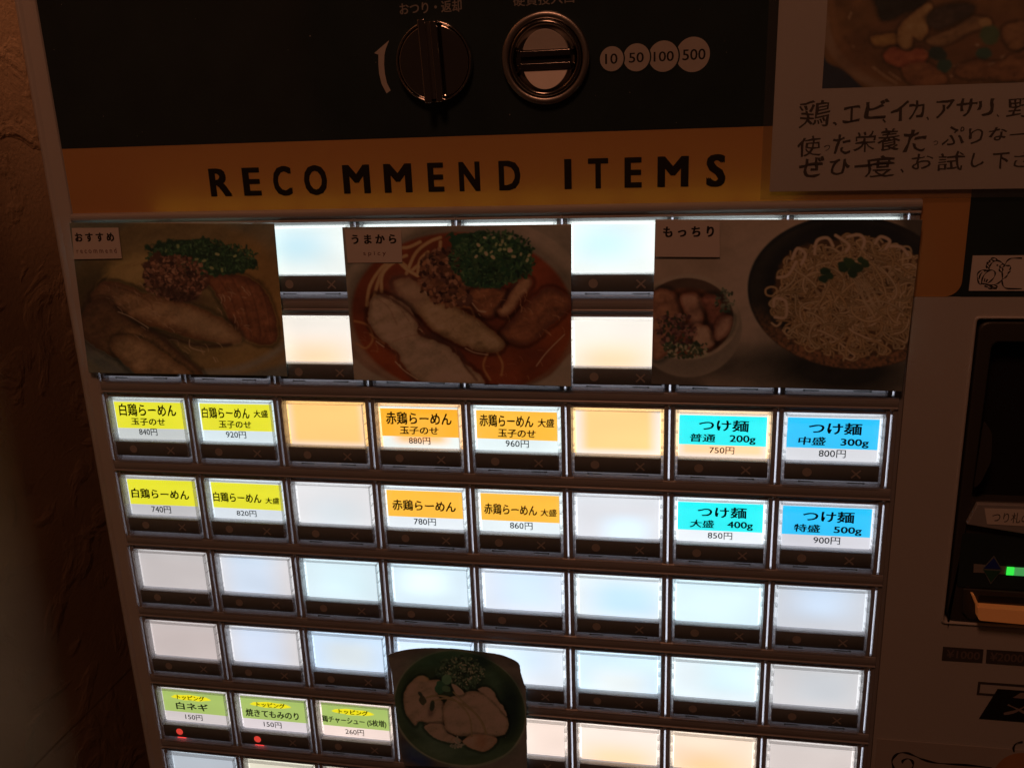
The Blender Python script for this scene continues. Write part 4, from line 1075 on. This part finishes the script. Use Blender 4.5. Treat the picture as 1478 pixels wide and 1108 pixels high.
def paint2(a):
    a.fill((66, 52, 40))
    a.mix(a.ell(900, 430, 560, 400, 0, 10), (84, 66, 50))
    a.mix(a.ell(900, 450, 520, 376, 4, 30), (58, 44, 33))
    a.mix(a.ell(890, 470, 492, 362, 4, 14), (58, 18, 8))
    a.C *= (1+0.35*(a.big-0.5))[..., None]
    a.mix(a.ell(560, 640, 180, 110, 25, 120)*0.6, (74, 22, 8)); a.mix(a.ell(1230, 620, 170, 160, 0, 160, 20)*0.7, (72, 23, 8))
    a.mix(a.ell(800, 430, 350, 240, 0, 120)*0.6, (40, 13, 7)); a.mix(a.ell(1200, 640, 110, 60, 20, 90)*0.7, (40, 13, 7))
    gloss(a, 26, (560, 600, 1340, 770), (120, 62, 34), 15, 44); gloss(a, 14, (420, 480, 560, 640), (110, 60, 34), 16, 40)
    a.mix(a.poly([(400, 760), (400, 660), (470, 720), (600, 790)], 12, 0, False), (86, 68, 52)); a.mix(a.poly([(1180, 800), (1280, 740), (1380, 640), (1380, 800)], 14, 0), (92, 74, 56))
    for k, p in enumerate([[(465, 430), (480, 340), (545, 250), (640, 210)], [(490, 420), (520, 310), (560, 240)], [(530, 370), (535, 290), (600, 235), (660, 280)],
              [(640, 290), (680, 200), (740, 150), (790, 130)], [(660, 280), (720, 230), (780, 190), (790, 150)], [(690, 290), (700, 230), (735, 195)], [(560, 170), (640, 175), (700, 150)], [(600, 230), (640, 270), (690, 300)]]):
        a.stroke(p, 17, (128, 78, 40), 4, 0.9, edge=(80, 40, 20))
    for p in ([(410, 500), (470, 520), (490, 580), (460, 620), (420, 600)], [(480, 560), (540, 600)], [(1040, 640), (1065, 690), (1060, 740)], [(1000, 640), (980, 700), (1010, 760)], [(870, 440), (920, 440), (940, 480)]):
        a.stroke(p, 12, (112, 56, 26), 6, 0.75, edge=(80, 34, 16))
    a.meat([(910, 370), (1010, 350), (1080, 370), (1060, 420), (1020, 480), (960, 470)], (62, 28, 15), (36, 15, 9), 12, 0.3)
    a.meat([(1060, 555), (1110, 490), (1200, 400), (1270, 350), (1370, 400), (1360, 450), (1280, 520), (1180, 605), (1090, 590)], (64, 28, 15), (40, 16, 9), 12, 0.3, 34)
    a.meat([(1040, 455), (1075, 420), (1110, 350), (1150, 310), (1190, 310), (1195, 345), (1150, 400), (1100, 470), (1060, 480)], (84, 46, 27), (44, 20, 12), 5, 0.2, 18)
    a.stroke([(1060, 440), (1090, 380), (1130, 330)], 9, (24, 10, 7), 6, 0.8)
    a.meat([(580, 330), (630, 310), (700, 335), (770, 405), (880, 445), (990, 520), (1070, 590), (1050, 635), (960, 635), (870, 600), (760, 545), (690, 470), (620, 400)], (100, 67, 39), (52, 29, 16), 14, 0.25, 30)
    a.mix(a.ell(650, 375, 80, 55, 40, 50, 25)*0.6, (84, 50, 36))
    a.meat([(490, 400), (530, 380), (580, 395), (650, 440), (690, 510), (700, 570), (800, 600), (900, 690), (985, 778), (740, 778), (640, 715), (600, 640), (520, 580), (480, 520), (470, 450)], (110, 77, 51), (64, 41, 27), 16, 0.3, 26)
    a.mix(a.ell(760, 700, 150, 80, 38, 90, 10)*0.35, (104, 80, 58))
    for p in ([(510, 400), (560, 440), (600, 520)], [(530, 390), (600, 430), (650, 500)], [(580, 590), (640, 570), (690, 560)], [(640, 440), (680, 500), (720, 560)]): a.stroke(p, 5, (66, 34, 24), 6, 0.6)
    a.stroke([(500, 370), (600, 420), (690, 500), (740, 560), (860, 620), (900, 700), (950, 760)], 12, (34, 14, 9), 10, 0.75)
    for p in ([(590, 680), (630, 720), (690, 760)], [(900, 620), (940, 640), (1000, 650)], [(720, 370), (760, 405), (800, 410)], [(930, 420), (960, 455), (990, 460)], [(1215, 700), (1260, 640), (1340, 560)], [(505, 590), (540, 615)]): a.stroke(p, 4, (168, 120, 84), 3, 0.6)
    a.mix(a.poly([(700, 230), (760, 190), (850, 180), (905, 260), (910, 350), (930, 420), (860, 430), (790, 400), (720, 340)], 8, 40), (40, 19, 13))
    a.bits(420, (700, 190, 940, 430), 17, [(66, 32, 18), (52, 25, 14), (76, 40, 25), (38, 17, 10), (22, 9, 6)], 23, (815, 305, 125, 130), 0.9)
    a.mix(a.poly([(820, 125), (950, 105), (1080, 130), (1180, 175), (1205, 230), (1180, 290), (1060, 345), (960, 350), (880, 310), (880, 230)], 8, 40), (13, 22, 12))
    a.bits(900, (820, 105, 1205, 350), 10, GRN, 24, (1020, 225, 195, 128))
    a.bits(28, (860, 120, 1190, 260), 15, [(110, 104, 56), (90, 90, 44), (74, 84, 40)], 25, (1050, 190, 150, 80), 0.6)
    gloss(a, 22, (560, 400, 960, 700), (150, 112, 78), 61, 30); gloss(a, 18, (1080, 380, 1330, 580), (120, 66, 40), 62, 46); gloss(a, 16, (900, 360, 1180, 480), (130, 74, 44), 63, 36)
    a.C *= (1+0.12*(a.fine-0.5))[..., None]
def paint3(a):
    g = np.clip((a.Y-70)/650, 0, 1)[..., None]
    a.soft = 1
    a.fill((92, 66, 48)); a.C = a.C*(1-g)+np.array((80, 58, 44))*g
    a.mix(np.clip(1-np.hypot((a.X-760)/200, (a.Y-420)/330), 0, 1)*0.9, (108, 84, 68))
    a.mix(a.ell(560, 640, 260, 60, -6, 90)*0.8, (26, 19, 15)); a.mix(a.ell(1080, 640, 330, 120, 3, 130)*0.95, (12, 9, 7))
    a.mix(a.poly([(370, 600), (460, 660), (560, 690), (560, 740), (340, 740)], 30)*0.7, (30, 21, 16))
    # small bowl
    a.mix(a.ell(510, 478, 204, 190, 0, 6), (70, 54, 42)); a.mix(a.ell(510, 500, 190, 160, 0, 40)*0.6, (54, 42, 33))
    a.mix(a.ell(508, 440, 196, 162, 0, 6), (92, 72, 54)); a.mix(a.ell(506, 442, 176, 150, 0, 5), (34, 20, 14))
    a.mix(a.ell(506, 460, 166, 128, 0, 14), (56, 24, 13))
    a.meat([(370, 360), (440, 340), (480, 400), (470, 520), (420, 590), (372, 580)], (74, 38, 24), (48, 22, 14), 8, 0.3)
    a.meat([(480, 360), (540, 350), (570, 400), (560, 480), (540, 540), (520, 470), (490, 410)], (96, 54, 38), (60, 28, 18), 6, 0.3)
    a.meat([(560, 370), (620, 360), (640, 410), (660, 450), (640, 500), (600, 540), (590, 450)], (72, 32, 22), (46, 20, 14), 6, 0.3)
    a.meat([(530, 480), (560, 470), (590, 480), (610, 540), (570, 565), (530, 540)], (102, 64, 44), (64, 34, 23), 6, 0.25)
    a.meat([(640, 440), (680, 440), (665, 500), (620, 530), (610, 490)], (86, 50, 36), (54, 28, 19), 4, 0.25)
    a.bits(220, (395, 430, 540, 580), 13, [(44, 22, 18), (62, 34, 26), (30, 14, 12), (24, 20, 12)], 31, (465, 495, 75, 75), 0.9)
    a.bits(120, (420, 540, 580, 595), 11, [(30, 28, 16), (90, 82, 52), (22, 24, 14)], 32, None, 0.8); a.bits(60, (600, 330, 690, 420), 10, [(20, 22, 14), (50, 46, 32)], 33, (645, 380, 40, 45), 0.9)
    # big dark plate
    a.mix(a.ell(1130, 345, 395, 292, 4, 6), (12, 9, 8)); a.mix(a.ell(1130, 352, 385, 282, 4, 8), (17, 12, 9))
    rim = a.ell(1130, 345, 395, 290, 4, 8)*(1-a.ell(1140, 320, 372, 262, 4, 20))
    a.mix(rim*np.clip((a.Y-380)/150, 0, 1)*np.clip(0.1+1.3*a.fine, 0, 1), (66, 34, 19))
    a.mix(a.ell(1145, 328, 345, 250, 4, 30), (11, 8, 7))
    a.mix(a.poly([(1300, 60), (1420, 60), (1420, 230), (1370, 190)], 60)*0.8, (14, 9, 7))
    a.mix(a.poly([(850, 270), (930, 180), (1060, 140), (1200, 140), (1330, 180), (1420, 260), (1420, 480), (1340, 560), (1180, 580), (1000, 560), (900, 480), (840, 400)], 12, 30), (36, 19, 10))
    a.noodles(640, (1140, 368), (283, 198), 9.5, [(110, 74, 42), (98, 63, 34), (124, 88, 54)], (42, 22, 12), 34, 40)
    for p in ([(905, 220), (925, 180), (955, 200), (940, 240)], [(990, 200), (1000, 150), (1040, 140), (1060, 170)], [(1070, 130), (1120, 165), (1110, 190)], [(1115, 135), (1160, 128), (1180, 150), (1170, 180)], [(1220, 160), (1240, 135), (1275, 150), (1260, 180)], [(1280, 170), (1320, 175), (1345, 205)],
              [(835, 400), (840, 370), (880, 380), (880, 440), (840, 440)], [(850, 290), (890, 280), (920, 230)]): a.stroke(p, 13, (142, 100, 66), 3, edge=(84, 52, 33))
    for k in range(8): a.stroke([(1128+7*k, 284+(13*k) % 17), (1150+8*k, 325), (1172+9*k-(k % 3)*6, 372), (1200+6*k, 432-5*k)], 4, (126, 92, 58), 3, 0.8, edge=(62, 38, 22))
    for cx, cy, r in ((1030, 265, 20), (1022, 295, 18), (1045, 285, 16), (1100, 250, 24), (1125, 235, 22), (1150, 255, 24), (1135, 275, 20), (1180, 235, 20), (1165, 225, 14), (1110, 225, 14)):
        a.mix(a.ell(cx, cy, r, r*0.8, cx % 60, 4, 12), (14+cx % 7, 18+cx % 7, 10))
    a.C *= (1+0.10*(a.fine-0.5))[..., None]
def paint4(a):
    a.fill((58, 47, 40)); a.C *= (1+0.2*(a.big-0.5))[..., None]
    a.mix(a.poly([(130, 700), (240, 820), (400, 940), (560, 1040), (100, 1040)], 60, 0, False)*0.8, (34, 26, 24))
    a.mix(a.ell(250, 900, 110, 60, 40, 60)*0.9, (18, 20, 44)); a.mix(a.ell(200, 980, 50, 30, 0, 50)*0.6, (54, 32, 18))
    a.mix(a.ell(548, 572, 466, 396, 18, 5), (62, 62, 46)); a.mix(a.ell(548, 572, 455, 387, 18, 5), (30, 34, 20))
    a.mix(a.ell(545, 560, 430, 358, 18, 40), (19, 23, 13))
    a.mix(a.ell(330, 760, 240, 60, 45, 90)*0.5, (50, 60, 44)); a.mix(a.ell(800, 400, 60, 170, -35, 80)*0.6, (32, 42, 28))
    a.mix(a.ell(890, 560, 80, 170, 4, 90)*0.9, (9, 12, 10)); a.mix(a.ell(690, 240, 70, 60, 0, 70)*0.8, (10, 15, 12)); a.mix(a.ell(420, 230, 200, 60, -10, 60)*0.6, (24, 38, 24))
    a.stroke([(100, 620), (150, 740), (260, 860), (420, 940), (600, 965), (760, 930), (900, 850), (985, 720)], 9, (78, 80, 58), 8, 0.7)
    a.mix(a.ell(560, 850, 330, 70, 0, 60)*0.5, (44, 52, 36))
    a.bits(420, (330, 210, 720, 440), 16, [(26, 32, 20), (14, 18, 12), (40, 48, 30), (20, 26, 18)], 41, (545, 330, 170, 120))
    a.bits(110, (400, 220, 720, 420), 9, [(84, 82, 56), (64, 66, 44)], 42, (570, 320, 150, 110), 1.6)
    C1, E1 = (112, 84, 60), (76, 50, 34)
    a.meat([(200, 400), (260, 355), (300, 350), (330, 380), (410, 380), (390, 470), (440, 560), (430, 680), (350, 680), (270, 660), (240, 690), (205, 650), (170, 590), (160, 480)], C1, E1, 8, 0.14, 18)
    a.mix(a.ell(290, 368, 40, 18, 10, 10)*0.8, (132, 92, 52)); a.mix(a.ell(345, 600, 26, 40, 10, 30)*0.9, (52, 34, 28))
    a.meat([(300, 700), (370, 675), (440, 690), (460, 740), (540, 780), (560, 800), (470, 808), (370, 770)], C1, (108, 76, 58), 10, 0.2, 14)
    a.meat([(440, 540), (520, 480), (620, 455), (720, 460), (790, 510), (840, 580), (880, 650), (860, 740), (780, 760), (660, 765), (560, 760), (480, 740), (440, 690)], (116, 88, 64), (80, 55, 38), 12, 0.2, 24)
    a.meat([(570, 790), (640, 750), (740, 755), (800, 770), (790, 810), (720, 862), (640, 850), (580, 820)], (132, 88, 62), (104, 62, 40), 8, 0.2, 16)
    a.mix(a.ell(690, 800, 40, 50, 0, 40)*0.7, (92, 46, 28))
    a.meat([(670, 440), (720, 420), (770, 440), (800, 500), (850, 560), (870, 620), (820, 560), (760, 500)], (120, 92, 70), (90, 64, 46), 14, 0.2, 10)
    a.stroke([(425, 530), (430, 620), (430, 680), (470, 740), (560, 765)], 5, (52, 34, 26), 4, 0.9); a.stroke([(300, 682), (350, 672), (430, 680)], 5, (48, 32, 25), 4, 0.9)
    a.bits(40, (455, 770, 580, 850), 16, [(92, 88, 70), (74, 74, 58), (110, 104, 84)], 43, (520, 810, 50, 36))
    a.meat([(490, 405), (530, 420), (575, 465), (530, 480), (500, 440)], (150, 122, 92), (120, 92, 66), 4, 0.1, 8)
    a.mix(a.ell(410, 430, 36, 46, 10, 5, 16), (24, 40, 24)); a.mix(a.ell(455, 375, 34, 36, 0, 5, 10), (44, 70, 40)); a.mix(a.ell(450, 440, 30, 22, 10, 5, 12), (40, 56, 32))
    a.mix(a.ell(290, 515, 24, 34, -20, 5, 16), (30, 25, 16)); a.mix(a.ell(275, 475, 12, 22, -30, 5, 6), (26, 24, 16)); a.mix(a.ell(355, 555, 18, 40, 8, 5, 12), (22, 22, 14))
    for p in ([(310, 500), (400, 485), (500, 510), (590, 590), (620, 660), (628, 760)], [(370, 520), (450, 505), (560, 540), (660, 610), (710, 680), (730, 745)], [(500, 460), (560, 520), (640, 590), (700, 670), (722, 740)], [(320, 495), (360, 485), (420, 490), (520, 520)]):
        a.stroke(p, 11, (92, 70, 40), 4, 0.95, edge=(52, 38, 22))
    a.bits(50, (160, 380, 880, 860), 4, [(40, 24, 18)], 44, None, 1.5)
    a.C *= (1+0.08*(a.fine-0.5))[..., None]
def paint5(a):
    a.fill((46, 22, 9)); a.C *= (1+0.5*(a.big-0.5))[..., None]
    a.mix(a.poly([(40, -200), (40, 380), (190, 500), (320, 620), (380, 660), (0, 660), (0, -200)], 6), (8, 8, 10))
    a.stroke([(30, -200), (45, 120), (100, 330), (220, 470), (380, 580), (560, 640), (900, 650)], 72, (64, 36, 21), 24)
    a.stroke([(90, -200), (110, 120), (170, 300), (300, 450), (480, 560), (700, 620)], 50, (58, 28, 12), 30)
    a.mix(a.ell(900, 330, 760, 260, -4, 60)*0.8, (44, 20, 9))
    a.meat([(420, -120), (800, -120), (780, 20), (640, 90), (480, 150), (430, 60)], (12, 9, 6), (8, 6, 4), 16, 0.3)
    a.meat([(390, 260), (600, 240), (600, 310), (430, 330)], (74, 38, 14), (56, 26, 10), 20, 0.3)
    a.meat([(590, 190), (700, 80), (800, 20), (830, 60), (790, 130), (800, 220), (740, 290), (690, 260), (680, 340), (620, 360), (580, 300)], (86, 46, 20), (60, 30, 13), 14, 0.3)
    a.meat([(780, 290), (880, 240), (1000, 190), (1100, 120), (1180, 120), (1250, 150), (1240, 190), (1100, 230), (960, 310), (850, 330)], (62, 33, 16), (44, 23, 11), 12, 0.3)
    a.meat([(780, 130), (900, 40), (1100, 30), (1120, 90), (980, 170), (850, 210)], (24, 14, 9), (16, 10, 6), 16, 0.3)
    a.mix(a.ell(1210, 160, 42, 32, 0, 10), (96, 50, 22))
    a.meat([(480, 380), (560, 340), (640, 370), (740, 340), (800, 400), (740, 470), (620, 490), (500, 440)], (88, 28, 14), (60, 20, 9), 20, 0.25)
    a.meat([(620, 480), (760, 440), (900, 520), (920, 600), (700, 610), (620, 540)], (64, 28, 13), (48, 20, 9), 20, 0.25)
    a.mix(a.ell(865, 385, 68, 52, 20, 10, 20), (12, 14, 10)); a.mix(a.ell(915, 470, 50, 48, 0, 10, 20), (14, 20, 13)); a.mix(a.ell(1240, 250, 70, 70, 0, 14, 30), (26, 27, 13)); a.mix(a.ell(1195, 380, 56, 44, 0, 10, 20), (18, 24, 15))
    a.meat([(1000, 480), (1150, 430), (1300, 440), (1500, 360), (1500, 560), (1200, 570), (1020, 550)], (58, 26, 12), (44, 20, 9), 26, 0.3)
    a.meat([(1330, 200), (1500, 160), (1500, 330), (1380, 340)], (62, 30, 14), (46, 22, 10), 22, 0.3)
    for p in ([(400, 480), (480, 540), (570, 598)], [(520, 520), (600, 575)], [(225, 140), (245, 90)], [(1230, 470), (1275, 445)], [(985, 470), (1015, 465)], [(1320, 415), (1345, 400)], [(1140, 325), (1165, 318)], [(780, 370), (800, 372)], [(950, 550), (970, 545)], [(255, 330), (262, 336)]):
        a.stroke(p, 6, (134, 84, 52), 5, 0.8)
    a.bits(60, (180, 20, 1450, 560), 7, [(20, 9, 5)], 51, None, 1.0)

def photo_thing(key, name, label, painter, seed, tags_, nu=420, nv=290, n=-0.75):
    q = D[key]
    bend = lambda u, v, s, t: -0.25*np.sin(3.1*s+seed)*np.sin(2.7*t+seed*2)-0.5*np.clip(s-0.93, 0, 1)*6*t
    o = print_grid(name, q['corners'], nu, nv, n, painter, q['H'], seed, bend=bend)
    tag(o, label, 'food photo', 'food photos laid over the upper rows of buttons')
    mb = MB(); mb.prism(q['tag'], n-0.42, n-0.30)
    t = mb.build('caption_card', M_tagp, parent=o)
    mb = MB(); text_into(mb, tags_[0], q['t1'], n-0.44, weight=0.045, seed=seed)
    mb.build('caption_lettering', M_ink, parent=t, fix=False)
    if len(tags_) > 1:
        mb = MB(); text_into(mb, tags_[1], q['t2'], n-0.44, weight=0.006, seed=seed, rough=0.02)
        mb.build('small_lettering', M_redink, parent=t, fix=False)
    return o
photo_thing('p1', 'food_photo', 'leftmost food photo over the buttons: pale noodle soup with pork slices, mince and greens', paint1, 3, ['お す す め', 'r e c o m m e n d'])
photo_thing('p2', 'food_photo', 'middle food photo over the buttons: red spicy noodle soup with pork and bamboo', paint2, 5, ['う ま か ら', 's p i c y'])
photo_thing('p3', 'food_photo', 'food photo of dipping noodles on a dark plate beside a small bowl of broth', paint3, 8, ['も っ ち り'])

# cut-out photo of the green bowl, its corners curling forward
OUT = np.array(smooth_line(D['p4']['outline'][:13], 3)+[tuple(p) for p in D['p4']['outline'][13:]])
def inside_poly(Uu, Vv, P_):
    ins = np.zeros(Uu.shape, bool)
    for i in range(len(P_)):
        ax, ay = P_[i-1]; bx, by = P_[i]
        if ay != by: ins ^= ((ay > Vv) != (by > Vv)) & (Uu < (bx-ax)*(Vv-ay)/(by-ay)+ax)
    return ins
def bend4(u, v, s, t):
    lip = np.clip((51.5-v)/6.5, 0, 1)**1.6
    return -2.2*lip*np.clip(np.abs(u+7)/26, 0, 1)**1.5 - 0.7*np.clip((u-12)/7, 0, 1)**2 - 0.3*np.sin(u*0.12)
bowl = print_grid('bowl_photo', [(-32.2, 45.2), (19.2, 45.2), (19.2, 98), (-32.2, 98)], 420, 430, -0.9, paint4, D['p4']['H'], 11, bend=bend4, gain=1.2, backlight=mat_photo('bowl_print', 0.02), mask=lambda u, v: inside_poly(u, v, OUT))
tag(bowl, 'curling cut-out photo of sliced chicken in a green bowl, stuck over the lower buttons', 'food photo')

# laminated handwritten notice at the upper right
notice = bpy.data.objects.new('laminated_notice', None); scene.collection.objects.link(notice)
tag(notice, 'laminated handwritten notice with a seafood soup photo at the upper right', 'notice')
NN0 = 0.9
def tilt(u): return 0.004*(u-95)*0
mb = MB(); mb.prism([(95.75, -262), (94.85, -111.75), (232, -110.8), (232, -262)], NN0, NN0+0.15)
mb.build('notice_paper', mat_surf('notice_paper', (0.72, 0.70, 0.68), 0.5, noise=0.05, nscale=30), parent=notice)
mb = MB(); mb.prism([(92.9, -264), (92.3, -109.5), (234, -108.5), (234, -264)], NN0-0.12, NN0-0.05)
film = mb.build('laminate_film', M_film, parent=notice, bevel=0.03)
M_photo2 = mat_photo('notice_photo_print', 0.0, 0.35)
ph = print_grid('notice_photo', [(108.1, -230), (222, -230), (222, -138.6), (107.7, -139.5)], 330, 250, NN0-0.02, paint5, D['p5']['H'], 17, backlight=M_photo2, gain=1.7)
ph.modifiers.clear(); ph.parent = notice
mb = MB()
for k, g in enumerate(D['notice']['glyphs']):
    wgt = 0.022 if g[0] in 'エビイカアサリぜひしたな下、' else 0.007
    text_into(mb, g[0], tuple(g[1:]), NN0-0.025, weight=wgt, rough=0.038, lean=0.0, seed=k*1.3+2, rise=0.06)
mb.build('handwriting', M_marker, parent=notice, fix=False)

# a few specks of dust on the black header
mb = MB(); rs = random.Random(21)
for k in range(34):
    u, v, s = rs.uniform(-128, 90), rs.uniform(-178, -131), rs.uniform(0.05, 0.16)
    if k == 0: u, v, s = -41.0, -160.5, 0.3
    mb.box(u, v, u+s*rs.uniform(0.6, 1.2), v+s*rs.uniform(0.6, 2.0), 1.8, 1.895)
dust = part(mb.build('dust_specks', M_print)); dust['kind'] = 'stuff'
